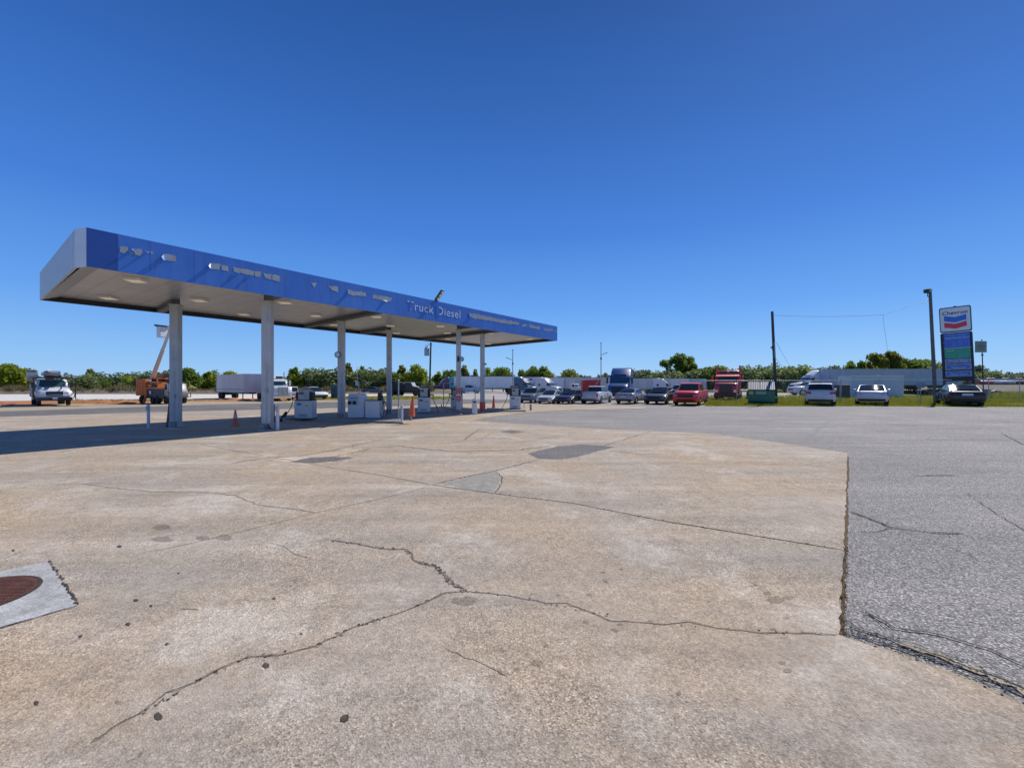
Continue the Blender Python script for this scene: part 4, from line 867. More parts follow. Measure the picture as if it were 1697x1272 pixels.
def chain(A, B, h, step, label):
    A, B = Vector((*A, 0)), Vector((*B, 0)); L = (B-A).length; t = thing('chain_link_fence', label, 'fence', A, math.atan2(B.y-A.y, B.x-A.x))
    n = int(L/step)
    for i in range(n+1): mb = MB(); x = L*i/n; mb.cyl((x, 0, 0), (x, 0, h+.08), .03, .03, 8); mb.build('post', GALV, t)
    mb = MB(); mb.tube([(0, 0, h), (L, 0, h)], .030); mb.build('top_rail', paint((.62, .63, .65), .35, .3, .05, 0, .1), t)
    mb = MB(); mb.quad((0, .035, .05), (L, .035, .05), (L, .035, h-.01), (0, .035, h-.01)); mb.build('mesh', CH_M, t)
a = AT(1165, 42); b = AT(1392, 41); c = AT(1585, 41); d = AT(1790, 42)
chain(a, b, 2.02, 3.0, 'chain link fence running behind the green dumpster to the white hatchback'); chain((b[0]+.1, b[1]), c, 2.10, 3.0, 'chain link fence between the white hatchback and the price sign'); chain((c[0]+.1, c[1]), d, 2.15, 3.0, 'chain link fence running right from the price sign')
# green dumpster
X, Y = G(1261, 670.2); t = thing('dumpster', 'green metal dumpster with ribbed black and white lid at the grass edge', 'dumpster', (X, Y, 0), R(-28))
GD = paint((.012, .15, .085), .45, 0, .12, .2, .18, 4.)
w2 = .95
mb = MB(); mb.prism([(-.75, .12), (.60, .12), (.75, .30), (.80, 1.22), (-.80, 1.22), (-.80, .12)], -w2, w2); dd = mb.build('body', GD, t, bevel=.02)
# body was built with depth along x: turn so that the long side faces the lot
for o in (dd,): o.rotation_euler = (0, 0, R(-90))
mb = MB()
for s in (-1, 1): mb.box((s*(w2+.08), -.1, .55), (.16, .9, .14)); mb.box((s*(w2+.05), .3, .85), (.1, .12, .4))
mb.box((0, -.82, 1.16), (2*w2, .06, .08)); mb.build('lift_pocket', paint((.01, .07, .05), .5, 0, .1, .1, .1), t)
mb = MB(); WB = paint((.03, .035, .035), .5, 0, .15, 0, .1)
mb.add([(-w2, -.80, 1.24), (w2, -.80, 1.24), (w2, .10, 1.86), (-w2, .10, 1.86), (w2, .82, 1.80), (-w2, .82, 1.80), (-w2, .82, 1.22), (w2, .82, 1.22)], [(0,1,2,3), (3,2,4,5), (5,4,7,6), (0,3,5,6), (1,7,4,2)]); ld = mb.build('lid', WB, t)
mb = MB()
for i in range(15):
    x = -w2+.07+i*.127
    if abs(i-6) < 1: continue
    mb.add([(x, -.80, 1.262), (x+.055, -.80, 1.262), (x+.055, .10, 1.885), (x, .10, 1.885)], [(0,1,2,3)])
mb.build('lid_ribs', paint((.55, .58, .58), .4, .1, .05, .1, .1), ld)
mb = MB(); mb.box((-.72, -.80-.0, 1.02), (.30, .02, .34)); mb.build('sticker', paint((.60, .42, .12), .5, 0, .3, 0, .1), t)
mb = MB(); mb.box((-.02, -.80, 1.03), (.68, .02, .26)); sk = mb.build('company_plate', paint((.42, .58, .50), .5, 0, .1, 0, .1), t)
mb = MB()
for i, x in enumerate((-.22, -.08, .06, .20)): mb.box((x, -.813, 1.03), (.09, .006, .12))
mb.build('print', GD, sk)
# trash cans and tarps by the fence, far right
X, Y = G(1650, 657.0); t = thing('tarp_pile', 'dark blue tarpaulin heap in the weeds right of the black sedan', 'tarpaulin', (X, Y, 0)); mb = MB()
n = 14
vs = [(0, 0, .95)]+[(1.0*math.cos(6.283*i/n)*r_, .8*math.sin(6.283*i/n)*r_, z_+random.uniform(-.08, .08)) for r_, z_ in ((.55, .8), (.9, .4), (1.05, 0)) for i in range(n)]
fs = [(0, 1+i, 1+(i+1) % n) for i in range(n)]+[(1+k*n+i, 1+(k+1)*n+i, 1+(k+1)*n+(i+1) % n, 1+k*n+(i+1) % n) for k in range(2) for i in range(n)]
mb.add(vs, fs); mb.build('tarpaulin', paint((.012, .03, .075), .6, 0, .3, 0, .1), t)
X, Y = G(1634, 656.5); mb = MB(); mb.box((0, 0, .5), (1.5, .8, 1.0)); o = mb.build('utility_box', paint((.16, .24, .34), .5, 0, .1, 0, .2), bevel=.04); o.location = (X, Y, 0); tag(o, 'dull blue box between the black sedan and the dark blue tarpaulin', 'box')
# ---------------------------------------------------------------- vehicles
def wheel(root, x, y, r, w_, rim=RIM, n=18):
    s = 1 if y > 0 else -1
    mb = MB(); pr = [(.62*r, .5), (.93*r, .5), (r, .38), (r, -.38), (.93*r, -.5), (.62*r, -.5)]
    def ring(mb, pr, mi=0):
        for (a, y0), (b, y1) in zip(pr, pr[1:]):
            vs = [(x+a*math.cos(q), y+y0*w_, r+a*math.sin(q)) for q in [2*math.pi*i/n for i in range(n)]]+[(x+b*math.cos(q), y+y1*w_, r+b*math.sin(q)) for q in [2*math.pi*i/n for i in range(n)]]
            mb.add(vs, [(i, (i+1) % n, n+(i+1) % n, n+i) for i in range(n)], mi, False)
    ring(mb, pr); mb.cyl((x, y-w_*.3, r), (x, y+w_*.3, r), .6*r, .6*r, n); wh = mb.build('wheel', RUBBER, root)
    mb = MB(); yo = y+s*w_*.36
    mb.cyl((x, yo-s*.02, r), (x, yo, r), .66*r, .64*r, n)
    mb.cyl((x, yo, r), (x, yo+s*.04, r), .16*r, .12*r, 8)
    for k in range(5):
        a = 2*math.pi*k/5+.3; mb.box((x+.38*r*math.cos(a), yo+s*.012, r+.38*r*math.sin(a)), (.46*r, .03, .10*r), M=Matrix.Rotation(-a, 3, 'Y'))
    mb.build('rim', rim, wh); return wh
def arch(x, r, z0, n=8): return [(x+r*math.cos(math.pi*i/n), z0+r*math.sin(math.pi*i/n)) for i in range(n+1)]
SPEC = {
 'sedan': dict(W=.92, r=.33, wx=(1.40, -1.42), body=[(-2.36, .30), (-2.42, .55), (-2.40, .86), (-2.30, 1.0), (-1.70, 1.03), (.95, .95), (1.5, .90), (2.05, .78), (2.33, .64), (2.38, .45), (2.32, .24)], gh=[(-1.95, 1.0), (-1.05, 1.40), (-.5, 1.455), (.15, 1.44), (1.18, .93)], H=1.455, wt=.60, div=(-.35,)),
 'coupe': dict(W=.96, r=.36, wx=(1.50, -1.50), body=[(-2.44, .32), (-2.50, .6), (-2.50, .90), (-2.40, 1.04), (-1.5, 1.06), (.70, 1.0), (1.5, .96), (2.25, .88), (2.48, .74), (2.50, .45), (2.42, .26)], gh=[(-1.75, 1.03), (-.95, 1.40), (-.4, 1.45), (.0, 1.43), (.95, .97)], H=1.45, wt=.58, div=()),
 'suv': dict(W=.95, r=.36, wx=(1.40, -1.38), body=[(-2.30, .34), (-2.36, .6), (-2.33, 1.08), (-2.26, 1.14), (.9, 1.08), (1.6, 1.03), (2.15, .92), (2.34, .72), (2.36, .45), (2.28, .26)], gh=[(-2.30, 1.10), (-2.02, 1.60), (-1.3, 1.68), (.05, 1.68), (.45, 1.60), (1.22, 1.05)], H=1.69, wt=.68, div=(-1.35, -.25)),
 'pickup': dict(W=.99, r=.41, wx=(1.85, -1.80), body=[(-2.90, .50), (-2.95, .62), (-2.92, 1.28), (-.95, 1.28), (1.2, 1.25), (1.9, 1.24), (2.70, 1.14), (2.86, 1.0), (2.90, .62), (2.82, .38)], gh=[(-.98, 1.26), (-.88, 1.82), (-.5, 1.90), (.45, 1.90), (.75, 1.82), (1.50, 1.22)], H=1.90, wt=.74, div=(-.05,)),
 'van': dict(W=1.0, r=.36, wx=(1.75, -1.65), body=[(-2.65, .36), (-2.70, .6), (-2.68, 1.2), (1.55, 1.2), (2.0, 1.12), (2.45, .98), (2.58, .75), (2.56, .36)], gh=[(-2.66, 1.19), (-2.60, 2.05), (-2.3, 2.12), (1.0, 2.12), (1.25, 2.0), (2.0, 1.11)], H=2.12, wt=.86, div=(-1.2, .3)),
}
def car(style, px, py, hpx, head, col, label, name=None, cat=None, group='cars parked along the edge of the lot', rim=RIM, glass=GLASS, front=None, z=0, Y=None, low=False):
    S = SPEC[style]; d = Y or F*(CH-z)/(py-HY); X = (px-CX)/F*d; sc = hpx*d/F/S['H']
    t = thing(name or {'sedan': 'parked_car', 'coupe': 'parked_car', 'suv': 'parked_car', 'pickup': 'pickup_truck', 'van': 'van'}[style], label, cat or {'sedan': 'car', 'coupe': 'car', 'suv': 'car', 'pickup': 'pickup truck', 'van': 'van'}[style], (X, d, z), R(head), group, sc)
    P_ = col if not isinstance(col, tuple) else carpaint(col)
    W_, r, (wf, wr) = S['W'], S['r'], S['wx']; b = S['body']; ar = r+.07
    poly = b[:]+[(wf+ar, .25)]+[(x, z_) for x, z_ in arch(wf, ar, r)][0:]+[(wf-ar, .25), (wr+ar, .25)]+arch(wr, ar, r)+[(wr-ar, .27)]
    mb = MB(); mb.slices(poly, [(-W_, .955, .06), (-W_*.93, .985, .015), (-W_*.70, .998, 0), (W_*.70, .998, 0), (W_*.93, .985, .015), (W_, .955, .06)]); zb0 = S['gh'][-1][1]+.02; mb.v = [(x, y*(1-.10*max(0, (.5-z_)/.3)-.10*min(1, max(0, (z_-.62)/(zb0-.62)))**1.5), z_) for x, y, z_ in mb.v]; body = mb.build('body', P_, t)
    mb = MB(); mb.box(((b[0][0]+b[-1][0])/2, 0, .36), ((b[-1][0]-b[0][0])*.90, W_*1.55, .22)); mb.box(((wf), 0, .5), (ar*1.9, W_*1.5, .5)); mb.box(((wr), 0, .5), (ar*1.9, W_*1.5, .5)); mb.build('underbody', BLACK, t)
    # cabin: glasshouse core in body colour, windows proud
    g = S['gh']; wb, wt = W_*.87, S['wt']+(.06 if style in ('sedan', 'coupe') else .02); zb, zt = min(p[1] for p in g), max(p[1] for p in g)
    def wy(z_): return wb+(wt-wb)*((z_-zb)/(zt-zb))**1.3
    vs = [(x, -wy(z_), z_) for x, z_ in g]+[(x, wy(z_), z_) for x, z_ in g]; n = len(g)
    mb = MB(); mb.add(vs, [tuple(range(n)), tuple(range(2*n-1, n-1, -1))]); mb.add(vs, [(i, n+i, n+i+1, i+1) for i in range(n-1)], 0); cab = mb.build('cabin', P_, t, bevel=.03)
    def pane(i, nm, k=.90, f0=.06, f1=.92):       # glass over slope segment from g[i] to g[j]
        (x0, z0), (x1, z1_) = i; ln = math.hypot(x1-x0, z1_-z0); nx, nz = (z0-z1_)/ln, (x1-x0)/ln
        if nx*(1 if nm == 'windshield' else -1) < 0: nx, nz = -nx, -nz
        e = .035; A_ = (x0+(x1-x0)*f0+nx*e, z0+(z1_-z0)*f0+nz*e); B_ = (x0+(x1-x0)*f1+nx*e, z0+(z1_-z0)*f1+nz*e)
        mb = MB(); nn = 8; wa, wb_ = wy(A_[1])*k, wy(min(zt, B_[1]))*k; vv = []
        for q_ in range(nn+1):
            f_ = -1+2*q_/nn; bl = .06*(1-f_*f_)
            vv += [(A_[0]+nx*bl, wa*f_, A_[1]+nz*bl), (B_[0]+nx*bl*.6, wb_*f_, B_[1]+nz*bl*.6)]
        sg = 1 if nm == 'windshield' else -1
        mb.add(vv, [((2*q_, 2*q_+2, 2*q_+3, 2*q_+1) if sg > 0 else (2*q_, 2*q_+1, 2*q_+3, 2*q_+2)) for q_ in range(nn)], 0, True); return mb.build(nm, glass, t)
    fi = [p for p in g if p[1] > zb+.8*(zt-zb)]
    pane((g[-1], fi[-1]), 'windshield'); pane((g[0], fi[0]), 'rear_window', .94, .10, .97)
    # side windows
    zl, zh = zb+.10*(zt-zb)+.02, zb+.86*(zt-zb)
    def xat(seg, z_): (x0, z0), (x1, z1_) = seg; return x0+(x1-x0)*(z_-z0)/(z1_-z0)
    fr, rr = (g[-1], fi[-1]), (g[0], fi[0])
    inner = [None]+list(S['div'])+[None]
    for s in (-1, 1):
        for k in range(len(inner)-1):
            xa0, xa1 = (xat(rr, zl)+.12, xat(rr, zh)+.16) if inner[k] is None else (inner[k]+.03,)*2
            xb0, xb1 = (xat(fr, zl)-.14, xat(fr, zh)-.10) if inner[k+1] is None else (inner[k+1]-.03,)*2
            if style == 'van' and k == 0: continue
            mb = MB(); q = [(xa0, s*(wy(zl)+.022), zl), (xb0, s*(wy(zl)+.022), zl), (xb1, s*(wy(zh)+.022), zh), (xa1, s*(wy(zh)+.022), zh)]; mb.add(q, [(0, 1, 2, 3)]); mb.build('side_window', glass, t)
    if style == 'pickup':
        mb = MB(); mb.box((-1.95, 0, 1.287), (1.75, W_*1.62, .012)); mb.build('bed_opening', BLACK, t)
    for x in (wf, wr):
        for s in (-1, 1): wheel(t, x, s*(W_-.10), r, .22, rim)
    if low: return t
    xf, xr = max(p[0] for p in b), min(p[0] for p in b); zf = b[-3][1]; big = style in ('pickup', 'van')
    zg = {'sedan': .56, 'coupe': .60, 'suv': .72, 'pickup': .86, 'van': .80}[style]
    def fx(z_, e=.012):                             # x of the front skin at height z
        pts = [p for p in b if p[0] > 1.2]; pts = sorted(pts, key=lambda p: p[1])
        for (x0, z0), (x1, z1_) in zip(pts, pts[1:]):
            if z0 <= z_ <= z1_: return x0+(x1-x0)*(z_-z0)/(z1_-z0)+e
        return xf+e
    gh_ = .34 if big else .16
    def plate_(y0, y1, z0, z1_, nm, m, front=True, par=t, e=.014):
        mb = MB(); xs = (fx(z0, e), fx(z1_, e)) if front else (rx(z0, e), rx(z1_, e)); sgn = 1 if front else -1
        k = lambda y: 1-.015*min(1, max(0, (abs(y)-W_*.70)/(W_*.23)))-.03*max(0, (abs(y)-W_*.93)/(W_*.07))
        q = [(xs[0]*k(y0), y0, z0), (xs[0]*k(y1), y1, z0), (xs[1]*k(y1), y1, z1_), (xs[1]*k(y0), y0, z1_)]; q2 = [(x-sgn*.03, y, z_) for x, y, z_ in q]
        mb.add(q+q2, [(0,1,2,3), (7,6,5,4), (0,4,5,1), (2,6,7,3), (1,5,6,2), (3,7,4,0)]); return mb.build(nm, m, par)
    def rx(z_, e=.012):
        pts = sorted([p for p in b if p[0] < -1.6], key=lambda p: p[1])
        for (x0, z0), (x1, z1_) in zip(pts, pts[1:]):
            if z0 <= z_ <= z1_: return x0+(x1-x0)*(z_-z0)/(z1_-z0)-e
        return xr-e
    plate_(-W_*(.55 if not big else .62), W_*(.55 if not big else .62), zg-gh_/2, zg+gh_/2, 'grille', BLACK)
    plate_(-W_*.62, W_*.62, .30 if not big else .42, .42 if not big else .54, 'lower_grille', BLACK)
    for s in (-1, 1):
        plate_(*sorted((s*W_*.62, s*W_*.93)), zg-.02, zg+(.24 if big else .11), 'headlight', LAMP)
        zt_ = {'sedan': .86, 'coupe': .88, 'suv': .98, 'pickup': 1.02, 'van': 1.1}[style]
        if style == 'coupe': plate_(*sorted((s*.06, s*W_*.84)), .82, .96, 'tail_light', paint((.16, .015, .02), .25, 0, .1, .5, 0), False)
        else: plate_(*sorted((s*W_*(.60 if style != 'pickup' else .80), s*W_*.96)), zt_-(.12 if style != 'pickup' else .22), zt_+.07, 'tail_light', REDL, False)
        # mirrors
        mb = MB(); mb.box((g[-1][0]-.30, s*(W_+.08), zb+.13), (.12, .20, .14)); mb.build('mirror', P_ if not big else BLACK, t, bevel=.03)
        mb = MB(); sill = .36 if not big else .5; mb.box((0, s*(W_+.0), sill), (wf-wr-2*ar-.05, .03, .08)); mb.build('sill', BLACK, t)
        mb = MB()
        for xh in ([-.10, -1.0] if style in ('sedan', 'suv') else [-.1]): mb.box((xh, s*(W_*.965+.012), zb-.12), (.18, .02, .03))
        mb.build('door_handle', P_, t)
        for xh in ([-1.15, -.22, .82] if style in ('sedan', 'suv') else [-.05, 1.05]): mb = MB(); mb.box((xh, s*(W_*.985), (.72+.45)/2+.0), (.014, .03, .72-.40)); mb.build('door_gap', BLACK, t)
    plate_(-.26, .26, .72 if style not in ('pickup', 'coupe') else .66, .86 if style not in ('pickup', 'coupe') else .78, 'license_plate', PLATE, False, e=.02)
    plate_(-W_*.82, W_*.82, .34 if not big else .52, .46 if not big else .68, 'rear_bumper', BLACK if not big else CHROME, False, e=.03)
    if style == 'pickup' and front: plate_(-W_*.9, W_*.9, .50, .72, 'front_bumper', P_, e=.05)
    return t
SILV = (.50, .51, .53); WH = (.60, .60, .62)
car('suv', 884, 666.5, 25, 246, (.16, .19, .22), 'grey blue wagon nose left, leftmost of the row beside the farthest pump')
car('sedan', 914, 667.8, 21.5, 243, WH, 'white sedan parked nose left between the grey wagon and the dark purple sedan')
car('sedan', 946, 668.2, 22.5, 240, (.025, .025, .065), 'dark purple sedan parked between the white sedan and the silver pickup')
car('pickup', 990, 667.3, 28, 62, (.52, .54, .57), 'silver pickup seen from behind with red tail lights between two sedans')
car('coupe', 1048, 667.8, 24, 55, (.33, .34, .37), 'grey muscle coupe seen from behind beside the black sedan', rim=CHROME)
car('sedan', 1096, 668.5, 27, 236, (.006, .010, .028), 'black blue sedan parked left of the red pickup')
car('pickup', 1146, 670.0, 36, 238, (.72, .015, .02), 'bright red pickup with black grille facing the lot', front=True, rim=RIM)
car('suv', 1358.5, 670.0, 35.5, 56, WH, 'white hatchback seen from behind on the grass by the fence', glass=GLASS)
car('sedan', 1444.5, 669.8, 32.5, 50.5, (.56, .57, .60), 'silver sedan seen from behind on the grass between the hatchback and the pole')
car('sedan', 1588, 671.0, 34, 55, (.010, .016, .016), 'black sedan with glinting rear window parked in front of the price sign')
car('pickup', 1347, 655.0, 23.5, 176, WH, 'white pickup passing behind the fence in front of the white semi', group=None)
car('van', 484, 657.5, 17.0, 305, WH, 'small white van behind the nose of the white truck', group=None)
car('suv', 519, 661.0, 20.0, 322, (.03, .035, .045), 'dark wagon with white hood facing the road left of the third column', group=None)
t_ = COL.objects[-1]
car('sedan', 620, 652.0, 11.5, 358, (.10, .12, .14), 'small dark grey sedan passing behind the two pump cabinets', group=None)
# white hood of the two tone wagon
wag = [o for o in COL.objects if o.get('label', '').startswith('dark wagon with white hood')][0]
mb = MB(); mb.slices([(.95, 1.09), (1.6, 1.045), (2.17, .935), (2.37, .74), (2.395, .58), (2.2, .58), (2.1, .85), (.95, 1.0)], [(-.93, .975, .02), (-.6, 1.0, 0), (.6, 1.0, 0), (.93, .975, .02)]); mb.build('hood', WHITE, wag)
mb = MB(); mb.prism([(-2.0, 1.66), (-1.3, 1.71), (.05, 1.71), (.3, 1.66)], -.62, .62); mb.build('roof_panel', WHITE, wag)

def lift(px, py, H, hpx): d = F*CH/(py-HY); return ((px-CX)/F*d, d, 0), hpx*d/F/H
def tractor(px, py, hpx, head, col, label, style='aero', col2=None, day=False, Y=None, visor=False, z=0, trim=None):
    d = Y or F*CH/(py-HY); X = (px-CX)/F*d; H = 4.0 if style == 'aero' else 3.55; sc = hpx*d/F/H
    t = thing('semi_truck', label, 'semi truck', (X, d, z), R(head), None, sc); P_ = carpaint(col); P2 = carpaint(col2) if col2 else P_
    W_ = 1.22
    if style == 'aero':
        hood = [(1.75, .75), (2.35, .75), (2.45, 1.08), (2.72, 1.2), (3.0, 1.18), (3.28, 1.0), (3.38, .62), (3.78, .55), (3.86, .95), (3.72, 1.45), (3.35, 1.80), (1.75, 2.08)]
        capp = [(.35, .62), (1.75, .62), (1.80, 2.05), (1.42, 2.85), (.95, 3.12), (.30, 3.72), (-.35, 3.97), (-.40, .95), (.35, .95)]
        sl_ = [(-2.0, .95), (-.36, .95), (-.36, 3.98), (-1.2, 4.0), (-2.0, 3.95)]; ws = ((1.80, 2.08), (1.44, 2.84))
    else:
        hood = [(1.45, .80), (2.35, .80), (2.45, 1.08), (2.72, 1.22), (3.0, 1.22), (3.25, 1.05), (3.35, .62), (3.80, .62), (3.86, 1.0), (3.84, 1.80), (1.45, 2.05)]
        capp = [(.15, .65), (1.45, .65), (1.50, 2.02), (1.28, 2.74), (1.0, 2.82), (.15, 2.85)]
        sl_ = [(-1.5, .95), (.14, .95), (.14, 2.9), (-.2, 3.35), (-1.5, 3.35)]; ws = ((1.50, 2.06), (1.30, 2.70))
    hb = MB(); hb.slices(hood, [(-1.12, .965, .03), (-1.0, .99, .01), (-.7, 1, 0), (.7, 1, 0), (1.0, .99, .01), (1.12, .965, .03)]); hd = hb.build('hood', P_, t)
    mb = MB(); mb.slices(capp, [(-W_, .985, .04), (-W_*.88, 1, 0), (W_*.88, 1, 0), (W_, .985, .04)]); mb.build('cab', P_, t)
    if not day: mb = MB(); mb.slices(sl_, [(-W_-.01, 1, .02), (-W_*.9, 1, 0), (W_*.9, 1, 0), (W_+.01, 1, .02)]); mb.build('sleeper', P2, t)
    mb = MB()
    for s in (-1, 1): mb.box((-.9, s*.42, .82), (6.4, .12, .28))
    mb.box((-2.9, 0, .98), (1.2, .9, .10)); mb.box((1.5, 0, .75), (3.2, 1.2, .5)); mb.build('chassis', BLACK, t)
    (x0, z0), (x1, z1_) = ws
    mb = MB(); e = .04; mb.quad((x0+e, -W_*.84, z0+.05), (x0+e, W_*.84, z0+.05), (x1+e, W_*.78, z1_-.04), (x1+e, -W_*.78, z1_-.04)); mb.build('windshield', GLASSB, t)
    if style == 'aero':
        mb = MB(); mb.quad((1.30, -.8, 2.97), (1.30, .8, 2.97), (.98, .75, 3.15), (.98, -.75, 3.15)); mb.build('roof_marker_window', GLASS, t)
    else:
        mb = MB(); mb.prism([(1.28, 2.70), (1.72, 2.58), (1.74, 2.66), (1.26, 2.84)], -W_*.95, W_*.95); mb.build('visor', P_, t)
        if not day: mb = MB(); mb.box((.10, -.55, 3.15), (.1, .85, .28)); mb.box((.10, .55, 3.15), (.1, .85, .28)); mb.build('bunk_windows', GLASS, t)
        mb = MB()
        for y in (-.8, -.4, 0, .4, .8): mb.box((1.1, y, 2.88), (.12, .10, .08))
        mb.build('roof_markers', AMBER, t)
    for s in (-1, 1):
        mb = MB(); k = .20; mb.add([(x0-.95, s*(W_+.012), 2.02), (x0-.16, s*(W_+.012), 2.02), (x1-.12, s*(W_+.002), 2.66), (x0-.95, s*(W_+.002), 2.66)], [(0, 1, 2, 3)]); mb.build('side_window', GLASS, t)
        if not day: mb = MB(); mb.box((-1.1 if style == 'aero' else -.7, s*(W_+.02), 2.3), (.5, .012, .5)); mb.build('bunk_window', GLASS, t)
        mb = MB(); mb.box((x0+.0, s*(W_+.30), 2.35), (.12, .22, .75)); mb.build('mirror', P_ if style != 'aero' else BLACK, t, bevel=.04)
        mb = MB(); mb.cyl((-.4, s*.95, .72), (1.2, s*.95, .72), .30, .30, 16); mb.build('fuel_tank', CHROME, t)
        mb = MB(); mb.box((3.80 if style == 'aero' else 3.86, s*.93, 1.02), (.10, .34, .28)); mb.build('headlight', LAMP, t, bevel=.03)
        if style != 'aero': mb = MB(); mb.cyl((-.02, s*1.18, 1.3), (-.02, s*1.18, 3.9), .09, .09, 12); mb.build('exhaust_stack', P_ if trim else CHROME, t)
        wheel(t, 2.86, s*1.02, .52, .30, RIM)
        for x in (-2.25, -3.5): wheel(t, x, s*.98, .52, .50, RIMD)
    mb = MB(); zg = 1.35; hh = .75 if style == 'aero' else 1.05
    mb.box((3.74 if style == 'aero' else 3.875, 0, 1.22 if style == 'aero' else 1.32), (.22 if style == 'aero' else .05, 1.25, hh), M=Matrix.Rotation(R(-10 if style == 'aero' else 0), 3, 'Y')); gl = mb.build('grille', trim or (BLACK if style == 'aero' else CHROME), t, bevel=.03)
    mb = MB()
    for i in range(8): mb.box((3.905, -.52+i*.15, 1.32), (.03, .06, hh-.14))
    if style != 'aero': mb.build('grille_bars', BLACK, gl)
    mb = MB(); mb.prism([(3.60, .36), (3.95, .36), (3.98, .72), (3.62, .72)], -1.18, 1.18); mb.build('front_bumper', trim or (BLACK if style == 'aero' else CHROME), t, bevel=.05)
    mb = MB()
    for s in (-1, 1): mb.box((-3.95, s*.95, .65), (.03, .55, .5))
    mb.build('mud_flap', RUBBER, t)
    return t
def ribs(base, sc=1.6, name='trailer sheet'):
    m, t, b = nt(name); co = coords(t); wv = t.nodes.new('ShaderNodeTexWave'); wv.bands_direction = 'X'; wv.inputs['Scale'].default_value = sc; lk(t, co, wv.inputs['Vector'])
    g = ramp(t, wv.outputs['Fac'], [(0, g3(.72)), (.12, g3(.96)), (1, g3(1))])
    c = ramp(t, noise(t, coords(t, (.6, .6, .2)), 1.4, 6, .6), [(.3, tuple(x*.78 for x in base)), (.7, base)])
    lk(t, mix(t, 1., c, g, 'MULTIPLY'), b.inputs['Base Color']); b.inputs['Roughness'].default_value = .42; return m
TRW = ribs((.86, .87, .88)); TRG = ribs((.56, .57, .59), 2.2); TRB = ribs((.46, .52, .64), 1.6)
def trailer(px, py, hpx, L, head, label, m=TRW, Y=None, stripe=None, z0=1.12, group=None, H=4.0, wheels=True, ref='c', cat='trailer', rail=None):
    d = Y or F*CH/(py-HY); X = (px-CX)/F*d; sc = hpx*d/F/H
    t = thing('box_trailer', label, cat, (X, d, 0), R(head), group, sc)
    mb = MB(); mb.box((0, 0, (z0+H)/2), (L, 2.55, H-z0)); bd = mb.build('box', m, t)
    mb = MB()
    for s in (-1, 1): mb.box((0, s*1.285, z0+.05), (L+.02, .04, .14)); mb.box((0, s*1.285, H-.06), (L+.02, .04, .12))
    for x in (-L/2, L/2):
        for s in (-1, 1): mb.box((x, s*1.285, (z0+H)/2), (.12, .05, H-z0+.01))
    mb.build('edge_rails', rail or GALV, bd)
    mb = MB()
    for s in (-1, 1): mb.box((-L/2-.012, s*.62, (z0+H)/2), (.03, 1.18, H-z0-.22))
    dr = mb.build('rear_doors', m, t)
    mb = MB()
    for s in (-.95, -.35, .35, .95): mb.cyl((-L/2-.05, s, z0+.15), (-L/2-.05, s, H-.15), .02, .02, 6)
    mb.build('lock_bars', GALV, dr)
    if stripe: mb = MB(); [mb.box((0, s*1.279, z0+stripe[1]), (L*.98, .022, stripe[2])) for s in (-1, 1)]; mb.build('stripe', stripe[0], bd)
    if wheels:
        mb = MB(); mb.box((0, 0, z0-.12), (L*.95, 1.0, .2)); mb.box((-L/2+1.9, 0, z0-.35), (2.8, 1.1, .3))
        for s in (-1, 1): mb.box((L/2-2.6, s*.7, z0/2), (.12, .12, z0)); mb.box((L/2-2.6, s*.7, .04), (.3, .3, .06))
        mb.box((-L/2+.05, 0, .58), (.1, 2.2, .12)); mb.box((-L/2+.05, -.6, .8), (.08, .08, .5)); mb.box((-L/2+.05, .6, .8), (.08, .08, .5)); mb.build('underframe', BLACK, t)
        for x in (-L/2+1.3, -L/2+2.6):
            for s in (-1, 1): wheel(t, x, s*1.0, .50, .50, RIMD)
    return t
